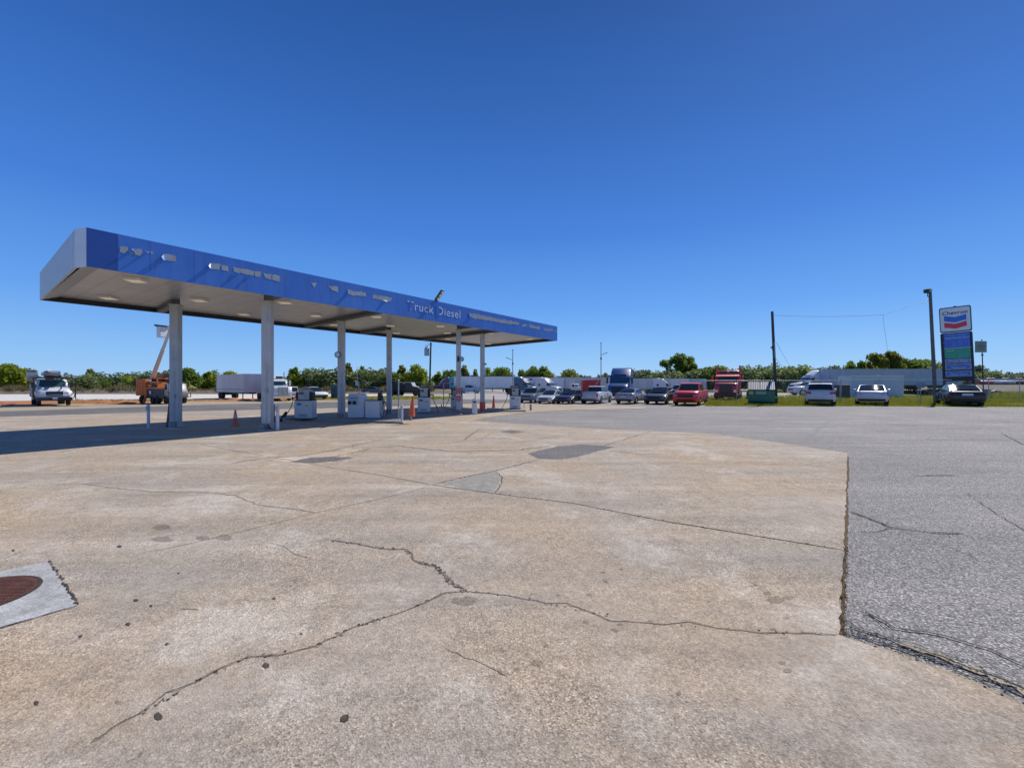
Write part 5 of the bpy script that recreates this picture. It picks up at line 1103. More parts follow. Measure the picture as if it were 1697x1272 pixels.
# white bucket truck, far left
def bucket_truck(px, py, hpx, H, head, label, cabcol, bodycol, boom, up=False):
    loc_, sc = lift(px, py, H, hpx); t = thing('bucket_truck', label, 'bucket truck', loc_, R(head), None, sc); P_ = carpaint(cabcol); B_ = paint(bodycol, .45, .1, .15, .1, .25)
    hood = [(1.55, .72), (2.0, .72), (2.1, 1.05), (2.4, 1.22), (2.75, 1.18), (2.98, .98), (3.05, .62), (3.35, .60), (3.42, 1.0), (3.30, 1.45), (2.9, 1.66), (1.55, 1.82)]
    mb = MB(); mb.slices(hood, [(-1.08, .95, .05), (-.92, .985, .02), (-.6, 1, 0), (.6, 1, 0), (.92, .985, .02), (1.08, .95, .05)]); hd = mb.build('hood', P_, t)
    mb = MB(); mb.slices([(.2, .7), (1.55, .7), (1.60, 1.80), (1.28, 2.42), (1.0, 2.55), (.2, 2.55)], [(-1.05, .98, .06), (-.9, 1, 0), (.9, 1, 0), (1.05, .98, .06)]); mb.build('cab', P_, t)
    mb = MB(); mb.quad((1.64, -.92, 1.84), (1.64, .92, 1.84), (1.34, .82, 2.42), (1.34, -.82, 2.42)); mb.build('windshield', GLASSB, t)
    for s in (-1, 1):
        mb = MB(); mb.add([(.35, s*1.062, 1.75), (1.42, s*1.062, 1.75), (1.18, s*1.04, 2.36), (.35, s*1.04, 2.36)], [(0, 1, 2, 3)]); mb.build('side_window', GLASS, t)
        mb = MB(); mb.box((1.62, s*1.30, 2.0), (.1, .2, .5)); mb.build('mirror', BLACK, t)
        mb = MB(); mb.cyl((3.28, s*.80, 1.22), (3.36, s*.80, 1.20), .15, .15, 14); mb.build('headlight', LAMP, t)
        mb = MB(); mb.slices([(2.0, 1.05), (2.1, 1.3), (2.35, 1.45), (2.75, 1.45), (3.05, 1.25), (3.1, .95), (2.98, .95), (2.75, 1.18), (2.4, 1.22), (2.1, 1.05)], [(s*.98, 1, 0), (s*1.22, .98, .02)] if s > 0 else [(-1.22, .98, .02), (-.98, 1, 0)]); mb.build('fender', P_, t)
        wheel(t, 2.55, s*.98, .48, .28, RIMD)
        wheel(t, -2.0, s*.92, .48, .48, RIMD)
    mb = MB(); mb.box((3.37, 0, 1.12), (.06, 1.15, .42), M=Matrix.Rotation(R(-8), 3, 'Y')); gl = mb.build('grille', BLACK, t, bevel=.03)
    mb = MB(); mb.box((3.39, 0, 1.36), (.06, 1.3, .06)); mb.box((3.41, 0, 1.10), (.03, .8, .05)); mb.build('grille_surround', paint((.3, .32, .36), .3, .5, .1, 0, 0), gl)
    mb = MB(); mb.box((3.5, 0, .66), (.28, 2.35, .30)); mb.build('front_bumper', BLACK, t, bevel=.03)
    mb = MB(); mb.box((3.65, 0, .72), (.02, .34, .16)); mb.build('license_plate', PLATE, t)
    mb = MB(); mb.box((-.4, 0, .75), (7.2, .9, .25)); mb.box((1.4, 0, .7), (2.6, 1.3, .35)); mb.build('chassis', BLACK, t)
    # utility body
    mb = MB(); mb.prism([(-3.6, .8), (-2.75, .8), (-2.6, 1.1), (-2.0, 1.25), (-1.4, 1.1), (-1.25, .55), (0, .55), (0, 2.05), (-3.6, 2.05)], -1.22, 1.22); ub = mb.build('utility_body', B_, t, bevel=.02)
    mb = MB()
    for s in (-1, 1):
        for x in (-.45, -1.1, -1.75, -2.5, -3.15): mb.box((x, s*1.232, 1.62 if x < -1.2 else 1.35), (.54, .02, .62 if x < -1.2 else 1.2))
    mb.build('locker_door', B_, ub, bevel=.01)
    mb = MB()
    for s in (-1, 1):
        for x in (-.45, -1.1, -1.75, -2.5, -3.15): mb.box((x+.18, s*1.25, 1.5), (.06, .02, .12))
    mb.build('latch', CHROME, ub)
    if not up:
        mb = MB()                                   # brush guard frame over the cab
        for s in (-1.38, 1.38): mb.tube([(3.55, s, .62), (3.55, s, 2.62), (-.1, s, 2.70)], .045); mb.tube([(3.55, s, 1.2), (3.55, s*.9, .7)], .035)
        mb.tube([(3.55, -1.38, 2.62), (3.55, 1.38, 2.62)], .045); mb.tube([(1.4, -1.38, 2.67), (1.4, 1.38, 2.67)], .045); mb.box((1.2, 0, 2.72), (2.2, 1.9, .06)); mb.tube([(3.55, -1.38, 1.0), (3.55, -.9, .66)], .03); mb.build('brush_guard', BLACK, t)
    mb = MB(); mb.cyl((-.8, 0, 2.0), (-.8, 0, 2.75), .38, .32, 16); mb.box((-.8, 0, 2.8), (.7, .8, .35)); tt = mb.build('turret', B_, t)
    BM = paint(boom, .45, .1, .12, .1, .2)
    if not up:
        mb = MB(); mb.box((.9, .1, 3.0), (4.6, .30, .34), M=Matrix.Rotation(R(-1), 3, 'Y')); bo = mb.build('lower_boom', BM, t, bevel=.02)
        mb = MB(); mb.box((.9, -.45, 3.12), (4.2, .26, .28), M=Matrix.Rotation(R(-2), 3, 'Y')); mb.cyl((3.0, -.6, 3.1), (3.0, .4, 3.1), .22, .22, 14); mb.box((2.6, .8, 3.05), (1.5, .12, .22)); mb.build('upper_boom', paint((.25, .27, .30), .4, .3, .2, 0, .2), t)
        mb = MB(); mb.slices([(-.35, 2.35), (.40, 2.35), (.42, 3.35), (-.38, 3.35)], [(-1.62, 1, 0), (-.95, 1, 0)]); bk_ = mb.build('bucket', paint((.50, .49, .46), .5, 0, .1, 0, .2), t, bevel=.06)
        mb = MB(); mb.box((.02, -1.285, 3.37), (.86, .76, .06)); mb.build('bucket_cover', paint((.06, .08, .11), .6, 0, .1, 0, .1), bk_)
        mb = MB()
        for i in range(6): mb.box((.2+i*.5, .1+(-1)**i*.15, 2.82), (.14, .5, .18))
        mb.build('hydraulics', BLACK, tt)
        mb = MB(); mb.cyl((3.15, -.35, 3.25), (3.25, -.35, 3.38), .12, .12); mb.box((3.1, .0, 3.22), (.25, .5, .2)); mb.build('insulator', WHITE, t)
    return t
bucket_truck(84, 670.6, 57, 3.42, 321, 'white bucket truck with folded boom and black brush guard, far left', (.74, .75, .77), (.16, .15, .20), (.42, .43, .43))
# orange tree truck with raised boom
loc_, sc = lift(266.5, 668, 2.65, 36); t = thing('bucket_truck', 'orange tree crew truck with raised boom and white bucket behind the first column', 'bucket truck', loc_, R(-20), None, sc)
t.scale = (sc*.66, sc, sc)
OR = paint((.78, .21, .04), .55, 0, .18, .05, .35, 3.); ORD = paint((.48, .12, .03), .6, 0, .25, 0, .4, 3.)
mb = MB(); mb.prism([(-3.9, .95), (-1.3, .95), (-1.3, 2.95), (-3.9, 2.95)], -1.2, 1.2); cb = mb.build('chip_box', OR, t, bevel=.03)
mb = MB()
for x in (-3.5, -3.0, -2.5, -2.0, -1.6): mb.box((x, -1.215, 1.95), (.07, .03, 1.9))
for z in (1.05, 2.0, 2.85): mb.box((-2.6, -1.22, z), (2.6, .03, .07))
mb.build('box_ribs', ORD, cb)
mb = MB(); mb.prism([(-1.2, .65), (3.75, .65), (3.75, 1.75), (-1.2, 1.75)], -1.1, 1.1); mb.build('tool_body', paint((.05, .06, .08), .5, .1, .2, 0, .2), t, bevel=.03)
mb = MB(); mb.box((1.2, -1.12, 1.86), (5.0, .1, .14)); mb.box((-1.15, -1.12, 1.3), (.2, .1, 1.2)); mb.box((.9, -.9, 2.45), (2.6, .3, .45)); mb.box((-.3, -1., 2.15), (1.0, .2, .3)); mb.box((.4, 0, 3.05), (2.8, 1.2, .28)); mb.build('deck_rails', OR, t)
mb = MB(); mb.cyl((.3, -.3, 3.2), (2.4, -.3, 3.35), .24, .24, 14); mb.cyl((-.9, .4, 3.15), (1.9, .4, 3.1), .2); mb.build('boom_cradle', ORD, t)
mb = MB(); mb.cyl((2.3, -.3, 3.35), (2.6, -.3, 3.36), .26, .26, 14); mb.box((1.2, .3, 2.75), (2.4, 1.2, .35)); mb.box((-.7, -.6, 2.6), (.6, .6, .7)); mb.box((0.6, -1.0, 2.2), (1.4, .15, .5)); mb.build('winch_gear', BLACK, t)
mb = MB(); mb.box((.0, -1.16, 1.35), (.5, .02, .38)); mb.build('placard', WHITE, t); mb = MB(); mb.box((-.4, -1.12, 2.78), (.9, .12, .2)); mb.build('tool_tray', WHITE, t)
mb = MB(); mb.box((.6, -.85, 2.2), (.5, .3, .25)); mb.build('rust_locker', paint((.22, .16, .05), .7, 0, .2, 0, .3), t)
mb = MB(); mb.slices([(3.8, .7), (4.8, .7), (4.95, 1.0), (4.9, 1.5), (4.6, 1.65), (4.4, 2.4), (3.8, 2.45)], [(-1.1, .99, .05), (-.9, 1, 0), (.9, 1, 0), (1.1, .99, .05)]); mb.build('cab', carpaint((.20, .19, .19)), t)
mb = MB(); mb.quad((3.9, -1.13, 1.72), (4.45, -1.13, 1.72), (4.3, -1.11, 2.28), (3.9, -1.11, 2.28)); mb.build('side_window', GLASS, t)
mb = MB(); mb.tube([(4.6, -1.2, .8), (5.3, -1.2, .8), (5.3, -1.2, 1.3), (4.9, -1.2, 1.3)], .05); mb.tube([(4.6, 1.2, .8), (5.3, 1.2, .8), (5.3, 1.2, 1.3)], .05); mb.tube([(5.3, -1.2, .8), (5.3, 1.2, .8)], .06); mb.tube([(5.3, -1.3, 1.2), (5.3, -1.3, 2.7)], .03); mb.build('front_guard', BLACK, t)
mb = MB(); mb.box((.2, 0, .72), (8.0, .9, .3)); mb.prism([(-1.9, .1), (-1.5, .1), (-.6, 1.3), (-.9, 1.4)], -1.25, -1.1); mb.build('chassis', ORD, t)
for x in (-2.7, .4, 1.7, 4.0):
    for s in (-1, 1): wheel(t, x, s*.95, .48, .40, RIMD)
def toL(px, py):
    tx = (px-CX)/F; c_, s_ = math.cos(R(-20)), math.sin(R(-20)); q = (tx*t.location.y-t.location.x)/(c_-tx*s_); d = t.location.y+q*s_; return Vector((q/sc/.66, 0, (CH+(HY-py)*d/F)/sc))
b0, b1 = toL(251, 631), toL(282.5, 545)
BMW = paint((.60, .50, .44), .5, .05, .12, .1, .2)
mb = MB(); mb.cyl(b0, b0+(b1-b0)*.62, .26, .22, 10); bm = mb.build('lower_boom', BMW, t)
mb = MB(); mb.cyl(b0+(b1-b0)*.55, b1, .20, .17, 10); mb.build('upper_boom', paint((.62, .62, .60), .4, .05, .1, .2, .1), t)
mb = MB(); mb.cyl(b1+Vector((-.1, 0, -.1)), b1+Vector((.25, 0, .45)), .30, .26, 12); mb.tube([b1+Vector((.1, 0, .3)), b1+Vector((-.6, 0, .25))], .10); mb.build('boom_tip', WHITE, t)
k1 = toL(270, 546)
mb = MB(); mb.box(k1-Vector((.05, 0, .3)), (1.05, 1.0, 1.35), tp=1.03); bk_ = mb.build('bucket', WHITE, t, bevel=.08)
mb = MB(); mb.prism([(k1.x-1.0, k1.z+.62), (k1.x+.9, k1.z+.42), (k1.x+.75, k1.z+.32), (k1.x-.75, k1.z+.35)], -.6, .6); mb.build('bucket_cover', paint((.04, .05, .07), .6, 0, .1, 0, .1), bk_)

# semi with grey trailer behind column 2
trailer(395, 659.5, 40, 12.6*1.15, 318, 'light grey box trailer of the truck behind the second column', ribs((.64, .63, .64), 1.2, 'grey trailer'), stripe=(paint((.16, .12, .35), .4, 0, .1, 0, 0), .45, .12), Y=50.5)
tractor(455, 660.8, 43, 313, (.74, .75, .76), 'white long nose truck with chrome grille partly hidden by the second column', 'classic', Y=45.5)
# dark army style truck
loc_, sc = lift(672, 655.5, 2.6, 22); t = thing('flatbed_truck', 'dark old truck with pale hood far behind between the fourth column and a thin post', 'truck', loc_, R(-6), None, sc)
mb = MB(); mb.prism([(-3.2, .9), (.3, .9), (.3, 1.3), (.2, 2.3), (-.4, 2.5), (-3.2, 2.4)], -1.1, 1.1); mb.build('bed', paint((.03, .035, .04), .8, 0, .3, 0, .2), t, bevel=.05)
mb = MB(); mb.slices([(.3, .8), (3.1, .8), (3.2, 1.5), (1.75, 1.75), (1.45, 2.5), (.3, 2.55)], [(-1.05, .98, .05), (-.9, 1, 0), (.9, 1, 0), (1.05, .98, .05)]); mb.build('cab', paint((.04, .045, .05), .6, 0, .2, .1, .2), t)
mb = MB(); mb.prism([(.3, 2.56), (1.40, 2.52), (1.85, 1.80), (3.0, 1.60), (2.9, 1.72), (1.8, 1.92), (1.5, 2.66), (.3, 2.70)], -1.06, 1.06); mb.build('pale_roof_and_hood', paint((.42, .46, .44), .5, 0, .1, 0, .1), t)
mb = MB(); mb.box((0, 0, .75), (6.4, .9, .3)); mb.build('chassis', BLACK, t)
mb = MB(); mb.quad((.5, -1.07, 1.7), (1.5, -1.07, 1.7), (1.3, -1.05, 2.3), (.5, -1.05, 2.3)); mb.build('side_window', GLASS, t)
for x in (-2.3, -1.1, 2.3):
    for s in (-1, 1): wheel(t, x, s*.9, .5, .35, RIMD)
tractor(741, 650.5, 27, 196, (.10, .015, .09), 'purple truck with turquoise sleeper facing left behind the pumps', 'aero', col2=(.03, .33, .38), Y=82)
trailer(806, 650, 27.5, 15.5, 186, 'long white trailer with rear doors in the sun behind the last column', TRW, Y=83, stripe=None)
car('pickup', 777, 651, 13.5, 350, WH, 'small white pickup in front of the long white trailer', group=None, low=True)
trailer(724+44, 649.5, 24, 3.0, 186, 'pale boxy trailer nose right behind the turquoise sleeper', ribs((.55, .57, .66), 1, 'x'), Y=86)
tractor(868, 655, 28.5, 318, (.015, .07, .17), 'dark blue truck behind the farthest pump and the grey wagon', 'aero', Y=72)
trailer(851, 650, 26.5, 5.0, 170, 'blue grey trailer end between the white trailer and the dark blue truck', paint((.05, .10, .16), .5, 0, .2, 0, .2), Y=84)
tt_ = trailer(884, 652, 27.5, 3.0, 255, 'white trailer with small red mark above the dark blue truck hood', TRW, Y=76)
mb = MB(); mb.box((1.52, -.4, 3.4), (.03, .9, .35)); mb.build('red_mark', REDL, tt_)
tractor(905, 653, 28.5, 325, WH, 'white streamlined truck facing right above the white sedan', 'aero', Y=70)
trailer(922, 650, 25, 6.5, 172, 'white box trailer behind the nose of the white streamlined truck', ribs((.80, .81, .84), 1.2, 'y'), Y=84)
tractor(948, 652, 20.5, 330, (.55, .58, .60), 'pale old day cab truck above the dark purple sedan', 'classic', day=True, Y=76)
trailer(935, 651, 19, 4.0, 175, 'low pale box behind the pale old day cab truck', TRW, Y=88)
trailer(985, 650, 25, 19, 203, 'long grey trailer getting taller to the right behind the red dumpster', TRG, Y=86)
# red roll-off box with boom
X, Y = AT(979, 66); t = thing('rolloff_dumpster', 'red open metal container with slanted arm above the silver pickup', 'dumpster', (X, Y, 0), .0)
mb = MB(); mb.prism([(-1.35, .6), (1.35, .6), (1.35, 2.35), (-1.35, 2.25)], -.9, .9); bd = mb.build('body', paint((.48, .02, .025), .5, 0, .12, .1, .15), t)
mb = MB()
for i in range(6): mb.box((-1.2+i*.48, -.92, 1.45), (.07, .05, 1.5))
mb.build('body_ribs', paint((.36, .02, .025), .5, 0, .12, .1, .15), bd)
mb = MB(); mb.tube([(-.2, -.98, .5), (1.4, -.98, 2.9)], .06); mb.build('arm', paint((.6, .35, .35), .5, 0, .1, 0, .1), t)
mb = MB(); mb.box((0, 0, .45), (2.8, 1.2, .3)); mb.build('skids', BLACK, t)
tractor(1030, 662, 51.5, 248, (.02, .075, .24), 'tall blue streamlined truck facing the lot behind the grey coupe', 'aero', col2=(.02, .075, .24), Y=50)
trailer(1066, 650, 24.5, 9, 180, 'grey box trailer just right of the tall blue truck', TRG, Y=80)
tractor(1097, 652, 26.5, 345, WH, 'white streamlined truck facing right behind the black blue sedan', 'aero', Y=72)
trailer(1119, 650, 24.5, 6.5, 178, 'light grey trailer in front of the broad tree', ribs((.68, .68, .70), 1.4, 'z'), Y=80)
car('van', 1131, 655, 18, 200, (.36, .36, .35), 'grey delivery van behind the red pickup', group=None, low=True)
trailer(1150, 649.5, 23, 6.0, 185, 'pale trailer with dark end left of the red truck', ribs((.46, .48, .56), 2.0, 'w'), Y=86)
tractor(1207, 661.5, 51, 240, (.66, .025, .04), 'red long nose truck without trailer facing the lot left of the green dumpster', 'classic', Y=48, trim=paint((.10, .015, .018), .4, 0, .2, .1, .1))
# white semi and its long trailer on the right
tractor(1351, 654, 41, 178, (.70, .71, .73), 'white streamlined truck facing left behind the white pickup', 'aero', Y=70)
trailer(1472, 652, 43, 18.8, 176, 'very long pale blue grey trailer running behind the lamp pole', TRB, Y=67, z0=1.55, rail=paint((.34, .38, .46), .4, .3, .1, 0, .1))
X, Y = AT(1442, 57); t = thing('storage_container', 'white flat fronted storage container standing in front of the long trailer', 'container', (X, Y, 0), R(-2))
mb = MB(); mb.box((0, 0, 1.42), (6.5, 2.4, 2.65)); bd = mb.build('box', paint((.50, .56, .68), .5, .05, .05, 0, .1), t)
mb = MB(); mb.box((0, -1.21, 2.76), (6.55, .06, .08)); mb.box((.1, -1.24, 2.84), (.4, .1, .08)); mb.build('roof_edge', WHITE, bd)
mb = MB()
for k, (zz, ww) in enumerate(((2.25, 1.0), (2.0, 1.2), (1.75, .8), (1.5, 1.0))): mb.box((.1, -1.215, zz), (ww, .02, .10))
mb.build('faded_print', paint((.36, .43, .56), .5, 0, .1, 0, 0), bd)
# odds and ends by the containers
X, Y = AT(1395, 52); mb = MB(); mb.box((0, 0, .8), (1.2, 1.1, 1.6)); mb.box((-.9, -.2, .45), (.7, .7, .9), .4); o = mb.build('equipment_crate', DARKM, bevel=.05); o.location = (X, Y, 0); tag(o, 'dark equipment box between the white hatchback and the storage container', 'box')
X, Y = AT(556, 52); mb = MB(); mb.box((0, 0, .8), (.8, .8, 1.6)); o = mb.build('portable_box', paint((.03, .10, .13), .5, 0, .15, .1, .1), bevel=.06); o.location = (X, Y, 0); tag(o, 'dark teal upright box just left of the third column', 'box')
# cars of the raised lot, far right
cols_ = [(.45, .10, .12), WH, (.5, .5, .52), WH, (.05, .05, .07), (.42, .2, .2), WH, (.3, .32, .35)]
names_ = ['dull red', 'white', 'silver', 'white van like', 'black', 'rose', 'bright white', 'grey']
for i, px in enumerate((1626, 1640, 1653, 1664, 1675, 1686, 1697, 1709)):
    car('suv' if i % 2 else 'sedan', px, 640, 11.5, 250, cols_[i], 'tiny %s car on the raised lot, number %s from the price sign' % (names_[i], ['one', 'two', 'three', 'four', 'five', 'six', 'seven', 'eight'][i]), z=1.55, Y=88+i*.2, group='cars on the raised lot far right', low=True)
    cl = i
# ---------------------------------------------------------------- trees
def leaf_mat(c1, c2, c3):
    m, t, b = nt('leaves'); co = coords(t); gi = t.nodes.new('ShaderNodeNewGeometry')
    r = ramp(t, gi.outputs['Random Per Island'], [(0, c1), (.5, c2), (1, c3)])
    lk(t, mix(t, ramp(t, noise(t, co, .9, 3), [(.35, g3(.5)), (.6, g3(0))]), r, tuple(x*.5 for x in c1)), b.inputs['Base Color'])
    b.inputs['Roughness'].default_value = .7; b.inputs['Specular IOR Level'].default_value = .2
    tl = t.nodes.new('ShaderNodeBsdfTranslucent'); lk(t, r, tl.inputs[0]); ms = t.nodes.new('ShaderNodeMixShader'); ms.inputs[0].default_value = .55
    lk(t, b.outputs[0], ms.inputs[1]); lk(t, tl.outputs[0], ms.inputs[2]); lk(t, ms.outputs[0], t.nodes['Material Output'].inputs[0]); return m
LV = [leaf_mat((.13, .21, .02), (.30, .38, .04), (.52, .52, .06)), leaf_mat((.09, .16, .03), (.19, .29, .05), (.38, .43, .09)), leaf_mat((.10, .15, .03), (.24, .28, .05), (.48, .40, .07)), leaf_mat((.12, .17, .07), (.24, .31, .12), (.40, .44, .18))]
BARK = paint((.12, .09, .07), .9, 0, .3, 0, .2, 8.)
def crown_mesh(kind, lobes, nleaf, ls, seed):
    rnd = random.Random(seed); vs, fs = [], []
    for _ in range(nleaf):
        c, r, sz = rnd.choices(lobes, [l[1]**2 for l in lobes])[0]
        th, ph = rnd.uniform(0, 6.283), math.acos(rnd.uniform(-1, 1)); rad = r*(rnd.random()**.35)*rnd.uniform(.75, 1.12)
        p = Vector((c[0]+rad*math.sin(ph)*math.cos(th), c[1]+rad*math.sin(ph)*math.sin(th), c[2]+rad*math.cos(ph)*sz))
        if p.z < .08: continue
        q = Vector((rnd.uniform(-1, 1), rnd.uniform(-1, 1), rnd.uniform(-.2, 1))).normalized(); a = q.orthogonal().normalized(); bq = q.cross(a); s = ls*rnd.uniform(.6, 1.4)
        an = rnd.uniform(0, 6.28); a, bq = a*math.cos(an)+bq*math.sin(an), -a*math.sin(an)+bq*math.cos(an)
        o = len(vs); vs += [p-a*s, p-bq*s*.55, p+a*s, p+bq*s*.55]; fs.append((o, o+1, o+2, o+3))
    zs = sorted(v[2] for v in vs); k_ = 1.0/zs[int(len(zs)*.996)]; vs = [(v[0], v[1], v[2]*k_) for v in vs]
    return vs, fs
TREES = []
def make_tree(i, kind, leafm, seed):
    rnd = random.Random(seed); L = []
    if kind == 'cone':
        for k in range(16):
            z = .16+.74*k/15; w_ = .40*(1-abs(z-.34)*1.25) if z > .3 else .34; a = rnd.uniform(0, 6.28); L.append(((w_*.55*math.cos(a), w_*.55*math.sin(a), z), max(.10, w_*.62), 1))
    elif kind == 'round':
        for k in range(18): a = rnd.uniform(0, 6.28); z = rnd.uniform(.28, .82); w_ = .42*math.sqrt(max(.05, 1-((z-.5)/.45)**2)); L.append(((w_*.75*math.cos(a), w_*.75*math.sin(a), z), rnd.uniform(.15, .26), .85))
    elif kind == 'bush':
        for k in range(22): a = rnd.uniform(0, 6.28); z = rnd.uniform(.08, .72); w_ = .62*math.sqrt(max(.05, 1-(z/.95)**2)); L.append(((w_*math.cos(a), w_*.6*math.sin(a), z), rnd.uniform(.18, .30), .9))
    else:
        for k in range(40): a = rnd.uniform(0, 6.28); z = rnd.uniform(.30, .84); rr_ = rnd.uniform(.15, 1)**.5; w_ = .78*rr_*math.sqrt(max(.05, 1-((z-.40)/.58)**2)); L.append(((w_*.85*math.cos(a), w_*.85*math.sin(a), z), rnd.uniform(.09, .19), .75))
    vs, fs = crown_mesh(kind, L, {'cone': 3200, 'round': 3600, 'bush': 3800, 'broad': 8000}[kind], {'cone': .046, 'round': .046, 'bush': .046, 'broad': .034}[kind], seed)
    t = thing('tree', 'x', 'tree', (0, 0, 0)); mb = MB(); mb.add(vs, fs); mb.build('crown', leafm, t)
    mb = MB(); mb.cyl((0, 0, -.02), (.01, 0, .38), .028, .016, 8); mb.cyl((.01, 0, .38), (0, 0, .75), .016, .006, 6)
    for k in range(7 if kind != 'broad' else 12):
        c = rnd.choice(L)[0]; z = rnd.uniform(.2, .45); mb.cyl((0.005, 0, z), c, .010, .003, 5)
    mb.build('trunk', BARK, t); return t
for i, (k, m) in enumerate((('cone', 0), ('round', 0), ('bush', 2), ('cone', 2), ('round', 1), ('bush', 3), ('broad', 1), ('broad', 2), ('bush', 0))): TREES.append(make_tree(i, k, LV[m], 100+i))
used_ = set()
# (px, base y, top y, kind, width factor, label)
TL = [
 (18, 652, 606, 1, 1.25, 'full green tree at the far left edge of the picture'), (-30, 652, 604, 4, 1.2, 'dark tree cut by the left edge'), (58, 652, 632, 2, 1.2, 'low brush behind the white bucket truck'), (125, 652, 622, 5, 1.5, 'grey green brush just right of the white bucket truck'),
 (153, 652, 614, 3, 1.0, 'pointed green tree right of the white bucket truck'), (190, 652, 619, 5, 1.7, 'rounded olive tree midway between the two bucket trucks'), (222, 652, 625, 8, 1.1, 'low yellow green tree left of the orange truck'), (172, 652, 632, 4, 1.0, 'low dark tree between brush and olive tree'),
 (262, 652, 616, 5, 1.1, 'grey green tree behind the orange chip box'), (310, 652, 612, 4, .9, 'dark green tree right beside the first column'), (344, 652, 618, 0, 1.1, 'yellow green tree between first column and grey trailer'), (366, 652, 616, 8, .9, 'yellow green tree left of the grey trailer'),
 (395, 652, 622, 2, 1.2, 'tree hidden behind the grey trailer'), (470, 652, 628, 4, 1.1, 'dark tree behind the white van'), (487, 652, 611, 0, .85, 'tall leafy tree above the white van'), (512, 652, 617, 3, .8, 'medium green tree above the dark wagon'), (540, 653, 612, 5, 1.5, 'broad dull green tree left of the third column'), (560, 653, 622, 4, 1.2, 'dark foliage behind the third column'),
 (575, 653, 605, 3, .75, 'pointed tree just right of the third column'), (601, 653, 610, 0, .85, 'yellow green tree above the round shouldered cabinet'), (627, 653, 616, 8, .9, 'low yellow green tree above the plain cabinet'), (618, 655, 613, 5, 1.5, 'dull green tree top rising behind yellow green trees'), (648, 653, 620, 4, 1.1, 'dark tree behind the fourth column'),
 (668, 653, 608, 3, .85, 'conical green tree between the fourth column and the utility pole'), (690, 652, 607, 1, .75, 'upright round topped tree left of the utility pole'), (704, 652, 626, 8, 1.0, 'low green tree beside the utility pole'), (727, 651, 618, 0, 1.1, 'yellow green tree right of the utility pole'), (746, 650, 615, 4, .8, 'small tree above the turquoise sleeper'),
 (767, 650, 608, 3, .85, 'pointed tree between the last two columns'), (786, 650, 614, 3, .7, 'small conical tree left of the last column'), (816, 650, 611, 1, .65, 'small round tree standing above the long white trailer'), (834, 650, 611, 4, .85, 'rounded dark tree above the right end of the long white trailer'),
 (871, 650, 614, 4, .7, 'small tree above the white trailer with red mark'), (891, 650, 609, 4, .85, 'taller round tree above the white trailer with red mark'), (925, 650, 616, 2, 1.3, 'yellow green tree right of the white streamlined truck'), (944, 650, 614, 4, .8, 'dark tree behind the pale old day cab truck'),
]
rt = random.Random(5)
for (px, by, ty, k, wf, lab) in TL:
    Y = 88+rt.uniform(0, 14) if px < 700 else 100+rt.uniform(0, 10)
    X = (px-CX)/F*Y; H = CH+(HY-ty)*Y/F; src = TREES[k]
    st_tan = math.sqrt(1+((px-CX)/F)**2)
    sc3 = (H*wf*1.22, H*wf*1.22, H*1.04)
    if k not in used_: used_.add(k); o = src; o.location = (X, Y, 0); o.rotation_euler = (0, 0, rt.uniform(0, 6.28)); o.scale = sc3; o['label'] = lab; o['group'] = 'trees beyond the sand'
    else: dup(src, (X, Y, 0), rt.uniform(0, 6.28), lab, sc3, 'trees beyond the sand')
TR = [(1126, 655, 588, 6, .72, 'big broad oak standing above the red pickup'), (1104, 655, 615, 5, 1.2, 'lower bush like tree at the left foot of the big oak'), (1160, 655, 612, 5, 1.3, 'grey green tree between the big oak and the red truck'), (1190, 655, 607, 4, 1.2, 'tree directly behind the red truck'), (1258, 655, 606, 5, 1.2, 'grey green tree above the green dumpster'), (1300, 655, 608, 5, 1.2, 'tree just right of the dark wooden pole'),
      (1328, 655, 608, 8, 1.2, 'bright green tree left of the white truck roof'), (1418, 655, 599, 4, .7, 'dark rounded tree at the left foot of the bushy oak'), (1458, 655, 584, 7, .62, 'large bushy oak rising above the long trailer'), (1478, 655, 592, 7, .55, 'yellowish shoulder of foliage on the right of the bushy oak'), (1515, 655, 596, 4, 1.2, 'dark tree left of the lamp pole'), (1540, 655, 602, 5, 1.2, 'dark tree right behind the lamp pole'), (1632, 655, 616, 5, 1.2, 'dark tree right of the price sign')]
for (px, by, ty, k, wf, lab) in TR:
    Y = 92+rt.uniform(0, 10); X = (px-CX)/F*Y; H = CH+(HY-ty)*Y/F; src = TREES[k]; sc3 = (H*wf*1.1, H*wf*1.1, H*1.0)
    if k not in used_: used_.add(k); o = src; o.location = (X, Y, 0); o.rotation_euler = (0, 0, rt.uniform(0, 6.28)); o.scale = sc3; o['label'] = lab; o['group'] = 'trees on the right side'
    else: dup(src, (X, Y, 0), rt.uniform(0, 6.28), lab, sc3, 'trees on the right side')
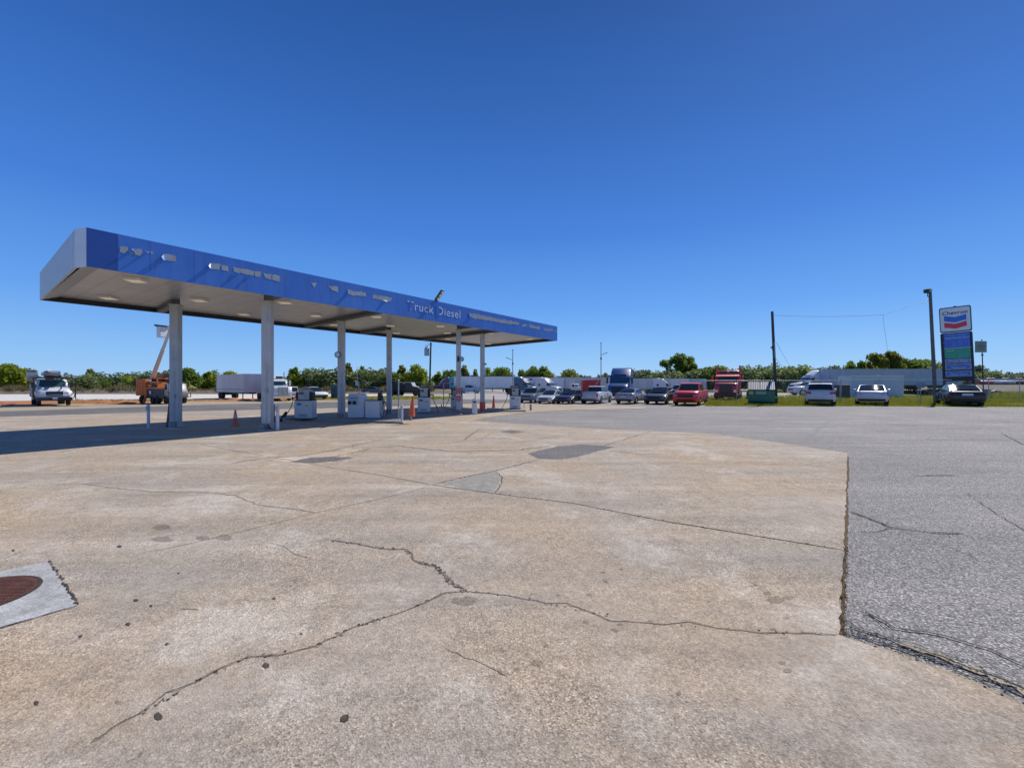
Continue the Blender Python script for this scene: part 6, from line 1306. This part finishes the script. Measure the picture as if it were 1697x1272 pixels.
# far woodland band: nobody could count it
rw = random.Random(11); vs, fs = [], []
def band(px0, px1, top, Y0, n, dens):
    for i in range(n):
        f = (i+rw.random())/n; px = px0+(px1-px0)*f; Y = Y0+rw.uniform(-8, 8); X = (px-CX)/F*Y; ty = top(px)+rw.uniform(-2.5, 4); H = CH+(HY-ty)*Y/F; w_ = H*rw.uniform(.35, .6)
        lob = [((X+rw.uniform(-w_, w_)*.7, Y+rw.uniform(-w_, w_)*.7, H*rw.uniform(.2, .82)), w_*rw.uniform(.25, .5), .8) for _ in range(8)]
        for _ in range(dens):
            c, r, s_ = rw.choice(lob); th, ph = rw.uniform(0, 6.283), math.acos(rw.uniform(-1, 1)); rad = r*rw.random()**.4
            p = Vector((c[0]+rad*math.sin(ph)*math.cos(th), c[1]+rad*math.sin(ph)*math.sin(th), min(H, max(.05, c[2]+rad*math.cos(ph)*s_)))); q = Vector((rw.uniform(-1, 1), rw.uniform(-1, 1), rw.uniform(-.2, 1))).normalized()
            a = q.orthogonal().normalized(); bq = q.cross(a); s = rw.uniform(.16, .42); o = len(vs); vs.extend([p-a*s, p-bq*s*.6, p+a*s, p+bq*s*.6]); fs.append((o, o+1, o+2, o+3))
band(930, 1110, lambda p: 619-2*math.sin(p*.05), 125, 60, 420)
band(1040, 1420, lambda p: 610+2.5*math.sin(p*.06), 112, 110, 480)
band(1380, 1620, lambda p: 602+3*math.sin(p*.045), 112, 70, 420)
band(1600, 1800, lambda p: 616+2*math.sin(p*.09), 135, 60, 380)
band(440, 760, lambda p: 639+2*math.sin(p*.05), 118, 150, 200)
mb = MB(); mb.add(vs, fs); o = mb.build('distant_woodland', leaf_mat((.10, .14, .09), (.18, .24, .13), (.28, .32, .18))); tag(o, 'hazy grey green band of distant woodland along the horizon', 'woodland'); o['kind'] = 'stuff'  # distance haze is put into these paler, greyer leaf colours
# brush along the sandy bank
vs, fs = [], []; rg = random.Random(3)
for i in range(14000):
    px = rg.uniform(-150, 720); dpt = rg.uniform(76, 84); X = (px-CX)/F*dpt; h = rg.uniform(.2, 1.3)*(.6+.4*math.sin(px*.07))
    a = rg.uniform(0, 6.28); w_ = rg.uniform(.05, .16); o = len(vs); z = rg.uniform(.2, .7)
    vs += [(X-w_, dpt, z), (X+w_, dpt, z), (X+rg.uniform(-.3, .3), dpt+rg.uniform(-.3, .3), z+h)]; fs.append((o, o+1, o+2))
mb = MB(); mb.add(vs, fs); o = mb.build('dry_brush', leaf_mat((.10, .08, .045), (.17, .14, .08), (.22, .20, .10))); tag(o, 'dry brown brush along the bank beyond the white sand', 'brush'); o['kind'] = 'stuff'
# grass tufts on the right verge and the strip behind the islands
vs, fs = [], []
def tufts(n, px0, px1, y0, y1, h0, h1):
    for i in range(n):
        X, Y = G(rg.uniform(px0, px1), rg.uniform(y0, y1)); X += rg.uniform(-.2, .2)
        for k in range(4):
            h = rg.uniform(h0, h1); a = rg.uniform(0, 6.28); w_ = .018; x, y = X+rg.uniform(-.15, .15), Y+rg.uniform(-.15, .15); o = len(vs)
            vs.extend([(x-w_, y, -.03), (x+w_, y, -.03), (x+h*.5*math.cos(a), y+h*.5*math.sin(a), h)]); fs.append((o, o+1, o+2))
tufts(9000, 1170, 1720, 662, 673.0, .04, .20); tufts(4000, 1170, 1720, 656, 666, .10, .38); tufts(500, 1172, 1195, 668, 671, .1, .3); tufts(400, 1285, 1300, 664, 669, .15, .45); tufts(1200, 500, 760, 657, 661.5, .06, .2); tufts(1500, 1640, 1720, 655, 662, .2, .9)
tufts(700, 1180, 1660, 671.5, 672.8, .03, .10); tufts(500, 60, 480, 662, 664, .05, .2)
mb = MB(); mb.add(vs, fs); o = mb.build('grass_tufts', leaf_mat((.10, .16, .012), (.24, .26, .03), (.40, .34, .07))); tag(o, 'yellow green grass tufts along the verge behind the parked cars', 'grass'); o['kind'] = 'stuff'
